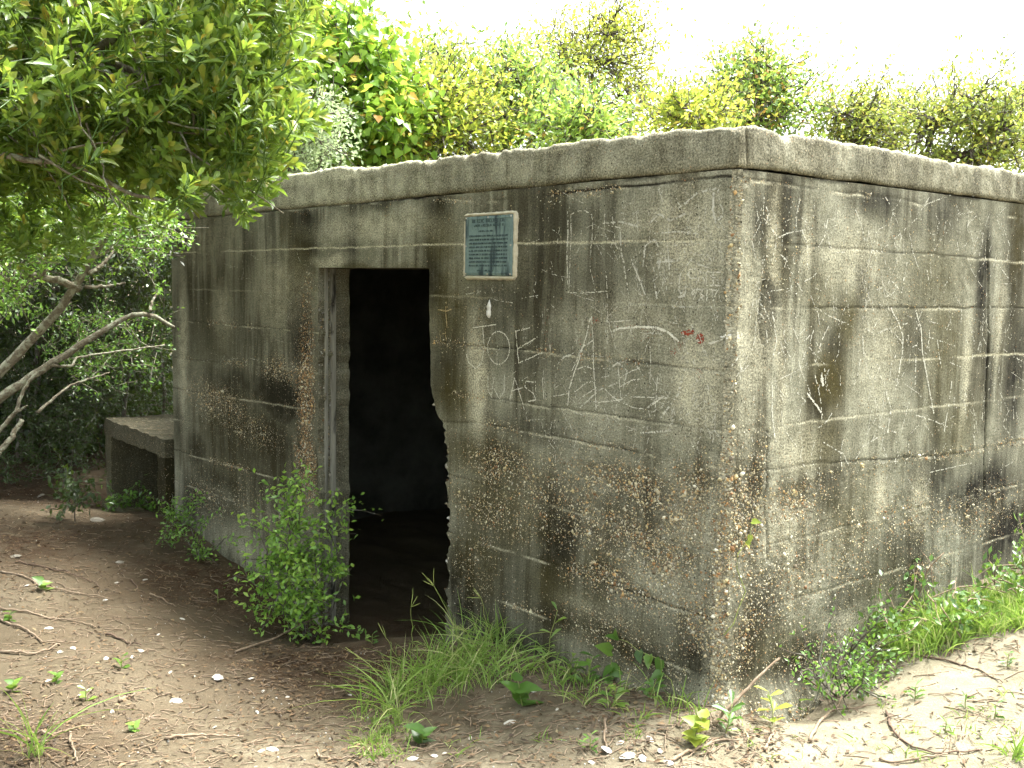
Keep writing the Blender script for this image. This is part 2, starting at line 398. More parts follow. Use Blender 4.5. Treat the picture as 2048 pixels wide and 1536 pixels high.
# stains and worn patches: photo centre, photo radii, strength; converted to wall metres
STAINS = {
 'front': {
  'dark': [(450, 620, 130, 110, .30), (500, 880, 120, 120, .45), (420, 1010, 60, 60, .4), (1180, 560, 120, 90, .22), (1020, 1160, 140, 140, .35), (612, 470, 22, 70, .8), (600, 660, 30, 90, .8), (560, 790, 70, 55, .75), (470, 770, 60, 40, .5), (540, 880, 60, 60, .6), (440, 520, 14, 80, .5), (500, 520, 16, 90, .4),
           (880, 420, 26, 40, .7), (870, 560, 22, 60, .6), (880, 740, 30, 80, .45), (930, 1180, 50, 120, .6), (1110, 1080, 45, 110, .7), (1120, 1240, 60, 40, .6), (980, 900, 70, 40, .35),
           (1330, 1010, 70, 40, .3), (1250, 1280, 120, 50, .55), (1000, 1280, 120, 60, .5), (1400, 1320, 70, 60, .55), (1060, 700, 120, 60, .25), (1130, 440, 100, 40, .3), (1000, 590, 60, 40, .35),
           (440, 960, 60, 26, .5), (395, 900, 28, 40, .55), (520, 960, 26, 60, .5), (380, 1000, 20, 60, .5), (360, 850, 12, 60, .5), (480, 1060, 70, 24, .3), (750, 400, 80, 14, .45),
           (1000, 640, 20, 40, .35), (1060, 850, 80, 30, .35), (355, 470, 14, 50, .5), (1440, 1200, 20, 60, .3)],
  'olive': [(470, 900, 130, 160, .35), (420, 560, 90, 120, .25), (1000, 1000, 110, 130, .5), (1180, 1250, 160, 80, .4), (885, 480, 30, 70, .6), (900, 620, 40, 90, .65), (905, 780, 40, 70, .7), (940, 900, 60, 60, .6), (950, 1010, 50, 70, .6), (1050, 960, 70, 50, .4), (600, 520, 26, 70, .6), (570, 450, 20, 40, .35),
            (1110, 1180, 60, 70, .5), (420, 640, 60, 120, .3), (430, 850, 60, 50, .4), (740, 540, 120, 10, .5), (960, 1120, 60, 90, .5), (1200, 1150, 60, 60, .3)],
  'pale': [(1380, 480, 80, 110, .34), (1390, 760, 60, 110, .38), (1330, 440, 90, 50, .24), (1260, 640, 120, 60, .16), (955, 760, 22, 110, .45), (735, 455, 130, 30, .3), (560, 590, 60, 90, .22), (420, 480, 60, 60, .16),
           (1380, 1040, 60, 80, .25), (470, 1080, 50, 40, .3), (445, 620, 20, 60, .25), (365, 700, 9, 160, .4), (1330, 1160, 80, 40, .2), (1210, 1240, 90, 26, .16), (660, 520, 40, 12, .3)],
  'agg': [(1150, 1000, 230, 110, .55), (1300, 1080, 160, 130, .7), (1250, 970, 150, 60, .8), (1390, 1000, 60, 110, .8), (1330, 1120, 110, 70, .9), (1180, 1060, 80, 60, .65), (1000, 930, 90, 70, .6), (980, 1020, 90, 60, .55), (950, 1120, 60, 90, .35), (1400, 1240, 70, 80, .75),
          (1230, 1180, 120, 40, .75), (1250, 1290, 160, 60, .45), (612, 780, 22, 130, 1.0), (612, 930, 22, 90, .95), (615, 640, 14, 70, .5), (560, 740, 50, 26, .6), (430, 800, 60, 40, .6), (500, 860, 70, 36, .4),
          (420, 1000, 60, 50, .4), (500, 1020, 60, 60, .35), (620, 570, 8, 40, .5), (1455, 1100, 26, 300, .7), (960, 620, 60, 80, .12), (1130, 860, 160, 30, .2), (740, 400, 120, 20, .2)],
 },
 'side': {
  'dark': [(1530, 440, 24, 70, .45), (1535, 620, 18, 110, .5), (1640, 790, 20, 50, .95), (1670, 700, 20, 50, .5), (1720, 560, 16, 70, .45), (1760, 400, 50, 40, .5), (1880, 440, 40, 60, .4), (1970, 560, 12, 120, .6), (1975, 760, 10, 120, .5),
           (2030, 520, 22, 150, .65), (2030, 760, 22, 150, .55), (1960, 980, 90, 60, .6), (2020, 1060, 50, 60, .7), (1870, 960, 50, 60, .5), (1530, 1220, 40, 90, .4), (1600, 1330, 90, 50, .5), (1700, 1200, 50, 80, .4), (1660, 980, 40, 60, .35),
           (1790, 1120, 60, 70, .35), (1870, 870, 10, 90, .4), (1500, 1000, 16, 100, .3), (1830, 700, 20, 130, .25), (1600, 420, 20, 90, .3), (1490, 1320, 30, 50, .5)],
  'olive': [(1660, 760, 40, 60, .85), (1690, 650, 24, 60, .6), (1650, 880, 40, 60, .5), (1890, 700, 40, 150, .5), (1870, 560, 60, 90, .35), (1910, 860, 50, 60, .45), (2035, 480, 18, 140, .6), (1700, 1040, 60, 90, .4), (1560, 1300, 90, 60, .35),
            (1760, 1180, 60, 90, .3), (1560, 520, 30, 90, .25), (1640, 600, 40, 60, .3)],
  'pale': [(1490, 640, 30, 260, .2), (1555, 480, 12, 110, .28), (1560, 760, 12, 160, .26), (1620, 480, 10, 70, .3), (1700, 520, 60, 70, .22), (1470, 680, 14, 16, 1.0), (1590, 900, 60, 60, .25), (1520, 700, 40, 90, .2), (1760, 700, 40, 120, .16),
           (1840, 1000, 20, 60, .3), (1760, 1000, 16, 50, .28), (1930, 760, 8, 120, .3), (1560, 1060, 60, 90, .25), (1600, 1180, 50, 60, .18), (1700, 1240, 60, 30, .25), (2000, 640, 10, 90, .25)],
  'agg': [(1480, 1050, 60, 160, .85), (1580, 1010, 90, 60, .7), (1560, 1180, 90, 120, .6), (1680, 1100, 100, 130, .45), (1800, 1050, 100, 90, .4), (1940, 1030, 100, 60, .5), (1620, 1300, 130, 60, .45), (1480, 1280, 30, 100, .8),
          (1700, 950, 90, 30, .4), (1560, 500, 90, 160, .2), (1800, 600, 200, 160, .15), (1840, 1150, 80, 40, .5), (1490, 350, 50, 14, .5)],
 }}

def line_z(poly, s):
    p = np.array(poly, float)
    return zz(np.interp(s / SC, p[:, 0], p[:, 1]))

def blobs(wall, key, s, z):
    out = np.zeros_like(s)
    for cx, cy, rx, ry, a in STAINS[wall][key]:
        s0, z0 = PXF[wall](cx, cy)
        s1, _ = PXF[wall](cx - rx if wall == 'front' else cx + rx, cy); _, z1 = PXF[wall](cx, cy - ry)
        ds = abs(s1 - s0) + 1e-4; dz = abs(z1 - z0) + 1e-4
        if wall == 'front':                      # radius measured on the far side overstates; average it
            s2, _ = PXF[wall](cx + rx, cy); ds = 0.5 * (abs(s0 - s2) + ds)
        e = ((s - s0) / ds) ** 2 + ((z - z0) / dz) ** 2
        out = np.maximum(out, a * np.exp(-np.clip(e, 0, 30) ** 1.3))
    return out

def wall_fields(wall, s, z):
    """relief (m, outward) and surface masks of a wall at (s, z)"""
    s = np.asarray(s, float); z = np.asarray(z, float)
    sd = 0 if wall == 'front' else 40
    wob = (fbm(s * 3.5, z * 5, 4, 3 + sd) - 0.5)
    agg = np.clip(blobs(wall, 'agg', s + wob * .12, z + wob * .12), 0, 1)
    agg *= 0.55 + 0.75 * fbm(s * 9, z * 12, 4, 12 + sd)
    dark = np.clip(1.2 * blobs(wall, 'dark', s + wob * .10, z + wob * .10), 0, 1)
    pale = np.clip(1.6 * blobs(wall, 'pale', s + wob * .08, z + wob * .08), 0, 1)
    olive = blobs(wall, 'olive', s + wob * .12, z + wob * .12)
    # drips: vertical runs that start at the slab joint and fade downwards
    run = fbm(s * 7.5, z * 0.35, 4, 21 + sd)
    fade = sstep(1.1, 0.0, (SLAB_Z - z))
    dark = np.maximum(dark, sstep(.55, .74, run) * fade * .55 * sstep(SLAB_Z + .02, SLAB_Z - .02, z))
    dark = np.maximum(dark, sstep(.022, 0.0, SLAB_Z - z) * .7 * sstep(.3, .8, vn(s * 6, z * 0, 4 + sd)))
    d = (fbm(s * 1.3, z * 1.3, 3, 30 + sd) - 0.5) * 0.018 + (fbm(s * 18, z * 18, 3, 31 + sd) - 0.5) * 0.004
    rank = np.zeros_like(s)
    for k, (poly, depth, tone) in enumerate(LINES[wall]):
        lz = line_z(poly, s) + (fbm(s * 14, s * 0 + k, 3, 60 + sd) - .5) * .012
        on = sstep(.30, .46, fbm(s * 2.1, s * 0 + k * 5.1, 3, 66 + sd))
        q = np.abs(z - lz)
        g = np.exp(-(q / .0040) ** 2)
        d -= depth * .00042 * g * (.2 + .8 * on)
        d += .0010 * sstep(.003, -.003, z - lz) * (vn(s * .8, s * 0 + k, 9 + sd) - .45) * 2.0 * np.exp(-np.clip(lz - z, 0, 9) / .10)
        edge = np.exp(-(q / .0042) ** 2) * on * abs(tone) * 1.25
        if tone > 0: pale = np.maximum(pale, edge)
        else:
            dark = np.maximum(dark, edge)
            pale = np.maximum(pale, .6 * np.exp(-((z - lz + .007) / .0045) ** 2) * sstep(.5, .66, fbm(s * 6, s * 0 + k, 3, 77 + sd)))
            agg = np.maximum(agg, .45 * np.exp(-((z - lz) / .03) ** 2) * sstep(.5, .65, fbm(s * 4, s * 0 + k, 3, 88 + sd)))
    # the near corner: worn arris with the stones laid bare
    low = sstep(float(zz(-.55)), float(zz(-.95)), z)
    cw = (.012 + .035 * low) * (.35 + 1.5 * fbm(z * 5, z * 0 + 2, 4, 95))
    c_edge = np.exp(-(s / cw) ** 2)
    ragc = fbm(z * 30, s * 20, 3, 90)
    agg = np.maximum(agg, c_edge * (.7 + .3 * low)); pale = np.maximum(pale, c_edge * (.25 + .75 * ragc) * .95)
    d -= np.exp(-s / .018) * (.010 + .016 * ragc + .016 * low * fbm(z * 9, s * 0, 3, 93))
    # rotten lower zone has lost its skin
    d -= sstep(.35, .8, agg) * .010
    d += agg * (fbm(s * 60, z * 60, 2, 35 + sd) - .5) * .014
    # footing spill at the foot of the near corner
    foot = sstep(.13, -.08, z - .02 - .07 * fbm(s * 4, s * 0, 2, 96)) * sstep(.9, .25, s)
    d += foot * .09 * (.5 + fbm(s * 8, z * 8, 3, 97))
    agg = np.maximum(agg, foot * .75)
    if wall == 'side':                                    # cracks
        for cx, pts in ((.0, [(1530, 560), (1520, 640), (1526, 690)]), (.0, [(1535, 860), (1532, 1000), (1536, 1120)]), (0, [(1978, 480), (1976, 700), (1970, 900), (1968, 980)])):
            P = np.array([side_px(*p) for p in pts]); P = P[np.argsort(P[:, 1])]
            inz = (z > P[0, 1]) & (z < P[-1, 1])
            sc_ = np.interp(z, P[:, 1], P[:, 0]) + (fbm(z * 14, z * 0, 3, 99) - .5) * .02
            g = np.exp(-((s - sc_) / .0055) ** 2) * inz
            d -= g * .009; dark = np.maximum(dark, g * .9)
    return d, dict(agg=np.clip(agg, 0, 1), dark=np.clip(dark, 0, 1), pale=np.clip(pale, 0, 1), olive=np.clip(olive, 0, 1))

def wall_point(wall, s, z, d):
    s, z, d = [np.asarray(a, float)[..., None] for a in (s, z, d)]
    if wall == 'front': return C0 + EL * s - ER * d + np.array([0, 0, 1.0]) * z
    return C0 + ER * s - EL * d + np.array([0, 0, 1.0]) * z

ZB = -0.95                                               # walls start below ground
def svals(segs):
    out = []
    for a, b, st in segs:
        n = max(2, int(round((b - a) / st))); out.append(np.linspace(a, b, n, endpoint=False))
    return np.concatenate(out + [[segs[-1][1]]])

class WallMesh:
    def __init__(self): self.acc = Acc(); self.uv = []
    def patch(self, wall, S, Z, inner=False, flip=False):
        d, at = wall_fields(wall, S, Z)
        V = wall_point(wall, S, Z, d).reshape(-1, 3)
        self.acc.put(V, [grid_faces(S.shape[0], S.shape[1], 0, flip)], **{k: v.ravel() for k, v in at.items()})
        self.uv.append(np.stack([S.ravel() + (20 if wall == 'side' else 0), Z.ravel()], 1))
    def strip(self, V, u, v, flip=False, **at):
        nu, nv = V.shape[:2]
        at = {k: np.broadcast_to(a, (nu, nv)).ravel() for k, a in at.items()}
        for k in ('agg', 'dark', 'pale', 'olive'): at.setdefault(k, np.zeros(nu * nv))
        self.acc.put(V.reshape(-1, 3), [grid_faces(nu, nv, 0, flip)], **at)
        self.uv.append(np.stack([np.broadcast_to(u, (nu, nv)).ravel(), np.broadcast_to(v, (nu, nv)).ravel()], 1))
    def build(self, name, parent):
        a = self.acc
        return mesh_np(name, np.concatenate(a.V), a.F, M['concrete'], parent, True, {k: np.concatenate(v) for k, v in a.A.items()}, np.concatenate(self.uv))

bunker = empty('concrete_bunker', tuple(C0))
tag(bunker, 'low weathered grey concrete bunker with flat roof slab and open dark doorway', 'bunker')

# --- front wall: right of the door, left of the door, above the door, jambs and soffit
fw = WallMesh()
z_lo = svals([(ZB, .0, .02), (.0, DOOR_TOP, .0055)])
t01 = svals([(0, .06, .006), (.06, 1.0, .0042)])
ZR, TR = np.meshgrid(z_lo, t01)
SR = TR * door_right(ZR)
fw.patch('front', SR, ZR, flip=False)
t02 = np.linspace(0, 1, 200)
ZL, TL = np.meshgrid(z_lo, t02)
dl = door_left(ZL); SL = dl + (FRONT_L - dl) * TL
fw.patch('front', SL, ZL)
z_up = svals([(DOOR_TOP, SLAB_Z - .004, .005)])
s_up = svals([(0, .05, .005), (.05, 2.2, .0075), (2.2, FRONT_L, .011)])
ZU, SU = np.meshgrid(z_up, s_up)
fw.patch('front', SU, ZU)
# right reveal (mostly hidden) and left reveal
tz = np.linspace(0, 1, 14)
for side in ('r', 'l'):
    zc = z_lo; s0 = door_right(zc) if side == 'r' else door_left(zc)
    d0, _ = wall_fields('front', s0, zc)
    T, Zg = np.meshgrid(tz, zc, indexing='ij'); S0 = np.broadcast_to(s0, T.shape); D0 = np.broadcast_to(d0, T.shape)
    rough = (fbm(T * 6, Zg * 14, 4, 51) - .5) * .022 * np.sin(np.clip(T * 3.1, 0, 3.1))
    V = wall_point('front', S0 + rough * (1 if side == 'l' else -1), Zg, D0 * (1 - T) - T * WALL_T)
    fw.strip(V, T * WALL_T + 7, Zg, agg=.4, olive=.3 * fbm(T * 4, Zg * 2, 3, 54), dark=.18, pale=.15)
ss = np.linspace(float(door_right(DOOR_TOP)) - .02, float(door_left(DOOR_TOP)) + .1, 150)
d0, _ = wall_fields('front', ss, np.full_like(ss, DOOR_TOP))
T, Sg = np.meshgrid(tz, ss, indexing='ij')
V = wall_point('front', Sg, DOOR_TOP + (fbm(Sg * 25, T * 3, 3, 57) - .5) * .014 * np.sin(T * 3.1) - T * .004, d0[None] * (1 - T) - T * WALL_T)
fw.strip(V, Sg, T + 9, olive=.5, dark=.25)
# far end of the front wall returning into the end wall
zc = svals([(ZB, SLAB_Z + .01, .02)])
d0, _ = wall_fields('front', np.full_like(zc, FRONT_L), zc)
T, Zg = np.meshgrid(np.linspace(0, 1, 60), zc, indexing='ij')
V = wall_point('front', FRONT_L + (fbm(T * 9, Zg * 3, 3, 58) - .5) * .02 * T, Zg, d0[None] * (1 - np.clip(T * 8, 0, 1)) - T * SIDE_L)
fw.strip(V, T * SIDE_L + 40, Zg, olive=.4 * fbm(T * 9, Zg * 2, 3, 59), dark=.3)
front_wall = fw.build('front_wall', bunker)

sw = WallMesh()
z_all = svals([(ZB, -.1, .02), (-.1, SLAB_Z - .004, .0055)])
s_all = svals([(0, .05, .005), (.05, 2.5, .0075), (2.5, SIDE_L, .03)])
Zs, Ss = np.meshgrid(z_all, s_all)
sw.patch('side', Ss, Zs, flip=True)
T, Zg = np.meshgrid(np.linspace(0, 1, 60), zc, indexing='ij')
V = C0 + ER * SIDE_L + EL * (T * FRONT_L)[..., None] + np.array([0, 0, 1.0]) * Zg[..., None]
sw.strip(V, T * FRONT_L + 60, Zg, olive=.3, dark=.2)
side_wall = sw.build('side_wall', bunker)

# --- inner faces of the room
def box_inside():
    a = Acc(); t = WALL_T + .004
    lo_s, hi_s, lo_t, hi_t, z0, z1 = t, FRONT_L - t, t, 2.6, ZB, SLAB_Z - .02
    def P(s, tt, z): return C0 + EL * s + ER * tt + np.array([0, 0, z])
    dl_, dr_ = DOOR_L + .03, 1.84 * .0 + float(door_right(.2)) - .03
    quads = [[P(lo_s, hi_t, z0), P(hi_s, hi_t, z0), P(hi_s, hi_t, z1), P(lo_s, hi_t, z1)],
             [P(lo_s, lo_t, z0), P(lo_s, hi_t, z0), P(lo_s, hi_t, z1), P(lo_s, lo_t, z1)],
             [P(hi_s, lo_t, z0), P(hi_s, hi_t, z0), P(hi_s, hi_t, z1), P(hi_s, lo_t, z1)],
             [P(lo_s, lo_t, z1), P(hi_s, lo_t, z1), P(hi_s, hi_t, z1), P(lo_s, hi_t, z1)],
             [P(lo_s, lo_t, z0), P(1.6, lo_t, z0), P(1.6, lo_t, z1), P(lo_s, lo_t, z1)],
             [P(3.05, lo_t, z0), P(hi_s, lo_t, z0), P(hi_s, lo_t, z1), P(3.05, lo_t, z1)],
             [P(1.6, lo_t, DOOR_TOP + .01), P(3.05, lo_t, DOOR_TOP + .01), P(3.05, lo_t, z1), P(1.6, lo_t, z1)]]
    for q in quads: a.put(np.array(q), [np.array([[0, 1, 2, 3]])])
    return a
inner_mat = plain('inner_concrete', (0.055, 0.056, 0.048), (0.14, 0.14, 0.12), 3.0, 0.9, 0.4, .01)  # mottled concrete, darker than the outer walls
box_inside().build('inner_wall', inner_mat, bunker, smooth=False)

# --- roof slab: a section swept round the two visible sides and on round the back
def slab():
    a = WallMesh()
    L = svals([(-SIDE_L - .01, -2.6, .03), (-2.6, -.05, .009), (-.05, .05, .005), (.05, 2.4, .009), (2.4, FRONT_L + .02, .014)])
    prof = [(.16, 'b'), (.03, 'b')] + [(-.001, h) for h in np.linspace(.0, .80, 12)] + [('r', q) for q in np.linspace(.15, 1, 6)] + [(.06, 't'), (.12, 't'), (.30, 't'), (.6, 't')]
    NU, NV = len(L), len(prof)
    V = np.zeros((NU, NV, 3)); uv = np.zeros((NU, NV, 2)); at = {k: np.zeros((NU, NV)) for k in ('agg', 'dark', 'pale', 'olive')}
    q = np.abs(L)
    # survey of the two edges
    ztop = np.where(L > 0, zz(np.interp(L / SC, [0, .76, 1.46, 2.06, 2.75, 2.9, 3.5, 4.1, 5.8], [.592, .618, .622, .632, .640, .662, .655, .660, .665])),
                    zz(np.interp(-L / SC, [0, .37, 1.1, 2.26, 5], [.592, .590, .592, .590, .59])))
    ztop = ztop + (fbm(L * 6, L * 0, 4, 41) - .5) * .030 + (fbm(L * 30, L * 0, 2, 43) - .5) * .012
    zbot = SLAB_Z + (fbm(L * 5, L * 0, 4, 44) - .5) * .016 - .001 + .002 * (L < 0) + (fbm(L * 40, L * 0, 2, 39) - .5) * .005
    chip = sstep(.55, .75, fbm(L * 11, L * 0 + 4, 3, 45)) * .03
    for j, (o, h) in enumerate(prof):
        if h == 'b': off = np.full(NU, float(o)); z = zbot + .002 + .01 * (o > .1)
        elif h == 't': off = np.full(NU, float(o)); z = ztop + (fbm(L * 9, L * 0 + o * 9, 3, 46) - .5) * .02
        elif o == 'r':
            ang = h * math.pi / 2; r = .022 + chip
            off = -.001 + r * (1 - math.cos(ang)); z = ztop - r * (1 - math.sin(ang))
        else:
            off = np.full(NU, float(o)); z = zbot + (ztop - .022 - chip - zbot) * (h / .85)
            if h == 0.0: off = off + .006
        if h not in ('b',):
            off = off + (fbm(L * 4, z * 6, 3, 47) - .5) * .010 + (fbm(L * 40, z * 40, 2, 48) - .5) * .005
        # two form joints and a corner crack as shallow furrows
        if h not in ('b', 't'):
            for js in (2.06, 3.43, 1.2):
                off = off + .006 * np.exp(-((L - js * SC - (fbm(z * 20, z * 0, 2, 49) - .5) * .02) / .006) ** 2)
            off = off + .008 * np.exp(-((L + .03 + (ztop - z) * .12) / .006) ** 2)
        # mitred inset round the near corner
        offc = off
        sF = offc + (L) * (FRONT_L + .02 - offc) / (FRONT_L + .02); sS = offc + (-L) * (SIDE_L - offc) / SIDE_L
        PF = C0 + EL * sF[:, None] + ER * offc[:, None] + np.array([0, 0, 1.0]) * z[:, None]
        PS = C0 + ER * sS[:, None] + EL * offc[:, None] + np.array([0, 0, 1.0]) * z[:, None]
        V[:, j] = np.where((L >= 0)[:, None], PF, PS)
        uv[:, j, 0] = L + 90; uv[:, j, 1] = z + (0 if h != 't' else offc)
        rel = np.clip((z - zbot) / .16, 0, 1)
        at['pale'][:, j] = np.where(rel > .84, .85, .30 + .25 * sstep(1.6, 2.6, L) * (rel < .84)) * (.5 + .7 * fbm(L * 8, z * 9, 3, 50))  # top rim paler: skylight on the edge painted into the colour
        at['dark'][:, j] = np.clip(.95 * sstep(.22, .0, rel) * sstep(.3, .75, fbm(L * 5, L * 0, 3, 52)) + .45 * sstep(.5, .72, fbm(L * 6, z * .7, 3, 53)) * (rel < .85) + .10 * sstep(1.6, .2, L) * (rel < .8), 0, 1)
        at['agg'][:, j] = np.clip(.75 * sstep(.62, .9, rel) * sstep(2.4, 1.0, np.abs(L - .6)) + .25 * sstep(.5, .7, fbm(L * 4, z * 8, 3, 55)), 0, 1)
        at['olive'][:, j] = .4 * sstep(.35, 0, rel)
    a.acc.put(V.reshape(-1, 3), [grid_faces(NU, NV, 0, True)], **{k: v.ravel() for k, v in at.items()})
    a.uv.append(uv.reshape(-1, 2))
    # roof field and the two far sides
    def P(s, t, z): return C0 + EL * s + ER * t + np.array([0, 0, z])
    zr = float(zz(.60))
    rect = np.array([[P(.3, .3, zr - .02), P(FRONT_L, .3, zr - .02)], [P(.3, SIDE_L, zr - .02), P(FRONT_L, SIDE_L, zr - .02)]])
    a.strip(rect, np.array([[0, 5], [0, 5.]]) + 120, np.array([[0, 0], [4, 4.]]), pale=.3)
    endq = np.array([[P(FRONT_L + .02, -.01, SLAB_Z), P(FRONT_L + .02, SIDE_L, SLAB_Z)], [P(FRONT_L + .02, -.01, zr + .06), P(FRONT_L + .02, SIDE_L, zr)]])
    a.strip(endq, np.array([[0, 4], [0, 4.]]) + 130, np.array([[0, 0], [.2, .2]]), dark=.3)
    backq = np.array([[P(0, SIDE_L, SLAB_Z), P(FRONT_L, SIDE_L, SLAB_Z)], [P(0, SIDE_L, zr), P(FRONT_L, SIDE_L, zr)]])
    a.strip(backq, np.array([[0, 5], [0, 5.]]) + 140, np.array([[0, 0], [.2, .2]]), dark=.3)
    under = np.array([[P(0.05, 0.05, SLAB_Z + .012), P(FRONT_L, .05, SLAB_Z + .012)], [P(0.05, SIDE_L, SLAB_Z + .012), P(FRONT_L, SIDE_L, SLAB_Z + .012)]])
    a.strip(under, np.array([[0, 5], [0, 5.]]) + 150, np.array([[0, 0], [4, 4.]]), dark=.3)
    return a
roof_slab = slab().build('roof_slab', bunker)

# --- exposed aggregate: real stones bedded in the rotten zones
ICO_V = np.array([(1, 0, 0), (-1, 0, 0), (0, 1, 0), (0, -1, 0), (0, 0, 1), (0, 0, -1)], float)
ICO_F = np.array([(0, 2, 4), (2, 1, 4), (1, 3, 4), (3, 0, 4), (2, 0, 5), (1, 2, 5), (3, 1, 5), (0, 3, 5)])
PEB = np.array([(.62, .56, .42), (.50, .42, .28), (.66, .62, .52), (.40, .23, .11), (.30, .16, .08), (.22, .18, .13), (.46, .38, .22), (.34, .32, .28), (.55, .36, .17), (.72, .70, .63), (.12, .10, .08), (.56, .50, .34), (.60, .54, .40), (.44, .37, .24), (.52, .44, .26), (.64, .60, .46)])
def scatter_stones(V0, size, col, embed_n, r):
    n = len(V0)
    A = r.normal(0, 1, (n, 3, 3)); Q, _ = np.linalg.qr(A)
    sc = size[:, None] * np.stack([r.uniform(.8, 1.35, n), r.uniform(.7, 1.0, n), r.uniform(.5, .85, n)], 1)
    jit = 1 + r.normal(0, .12, (n, 6, 1))
    V = np.einsum('nij,nkj->nki', Q, ICO_V[None] * jit * sc[:, None, :]) + V0[:, None, :]
    F = (ICO_F[None] + (np.arange(n) * 6)[:, None, None]).reshape(-1, 3)
    return V.reshape(-1, 3), F, np.repeat(col, 6, 0)

def wall_pebbles(wall, n, smax, zlo, parent, seed):
    r = np.random.default_rng(seed)
    s = r.uniform(0.0, smax, n * 8); z = r.uniform(zlo, SLAB_Z - .02, n * 8)
    if wall == 'front':
        ok = ~((s < door_left(z) + .01) & (s > door_right(z) - .01) & (z < DOOR_TOP)); s, z = s[ok], z[ok]
    d, at = wall_fields(wall, s, z)
    w = at['agg'] ** 1.5 + .010
    keep = r.random(len(s)) < w * n / w.sum()
    s, z, d, ag = s[keep], z[keep], d[keep], at['agg'][keep]
    size = (.0018 + .0050 * r.random(len(s)) ** 2.4) * (.55 + .75 * ag)
    size = np.where((r.random(len(s)) < .06) & (ag > .3), size * r.uniform(1.5, 2.3, len(s)), size)
    pal = r.integers(0, len(PEB), len(s))
    if wall == 'front':
        rust = (s > 2.95) & (s < 3.3); pal = np.where(rust & (r.random(len(s)) < .7), r.choice([3, 4, 8, 4, 5, 9], len(s)), pal)
    col = PEB[pal] * r.uniform(.55, 1.15, (len(s), 1)) * np.array([1, .98, .88])
    V0 = wall_point(wall, s, z, d - size * .15)
    V, F, C = scatter_stones(V0, size, col, None, r)
    o = mesh_np('pebbles', V, [F], M['pebble'], parent, True, {'col': C})
    tag(o, kind='stuff')
def edge_stones(n, seed):
    r = np.random.default_rng(seed); z = r.uniform(-.5, DOOR_TOP - .02, n); zr = (z - EYE) / SC
    left = r.random(n) < .35; keep = left | (zr < -.55) | (r.random(n) < .12); z = z[keep]; left = left[keep]; n = len(z)
    s = np.where(left, door_left(z), door_right(z)) + r.normal(0, .004, n); t = r.uniform(-.004, .10, n)
    size = .003 + .009 * r.random(n) ** 2
    V, F, C = scatter_stones(wall_point('front', s, z, -t), size, PEB[r.integers(0, len(PEB), n)] * r.uniform(.3, .75, (n, 1)), None, r)
    tag(mesh_np('pebbles', V, [F], M['pebble'], front_wall, True, {'col': C}), kind='stuff')
edge_stones(1500, 6)
wall_pebbles('front', 44000, 5.0, -.5, front_wall, 3)
wall_pebbles('side', 18000, 2.6, -.1, side_wall, 4)

# --- steel-grey timber post set in the left reveal
def frame_post():
    a = Acc()
    zb, zt = ZB, DOOR_TOP - .004
    n = 90; z = np.linspace(zb, zt, n)
    prof = [(.0, .030), (-.004, .034), (-.005, .050), (.010, .056), (.010, .066), (-.004, .072), (-.006, .100), (.004, .108), (.03, .110)]
    V = np.zeros((n, len(prof), 3))
    for j, (o, t) in enumerate(prof):
        so = DOOR_L + .008 + o * 1.4 + (fbm(z * 5, z * 0 + j * .4, 3, 61) - .5) * .006
        V[:, j] = C0 + EL * so[:, None] + ER * (t + .005) + np.array([0, 0, 1.0]) * z[:, None]
    a.put(V.reshape(-1, 3), [grid_faces(n, len(prof))])
    return a
def post_material():
    k = NM('weathered_door_post'); o = k.obj(); s = k.mapping(o, (30, 30, 1.6))
    col = k.mix(k.rng(k.noise(s, 1.5, 5, .6), .3, .7), (.12, .115, .095), (.27, .26, .215))
    col = k.mix(k.rng(k.noise(k.mapping(o, (14, 14, 3)), 1.0, 4, .6), .56, .66), col, (.025, .023, .02))
    k.color(col); k.normal(k.bump(k.noise(s, 6, 4, .7), .5, .004)); return k.m
frame_post().build('door_post', post_material(), bunker, smooth=False)

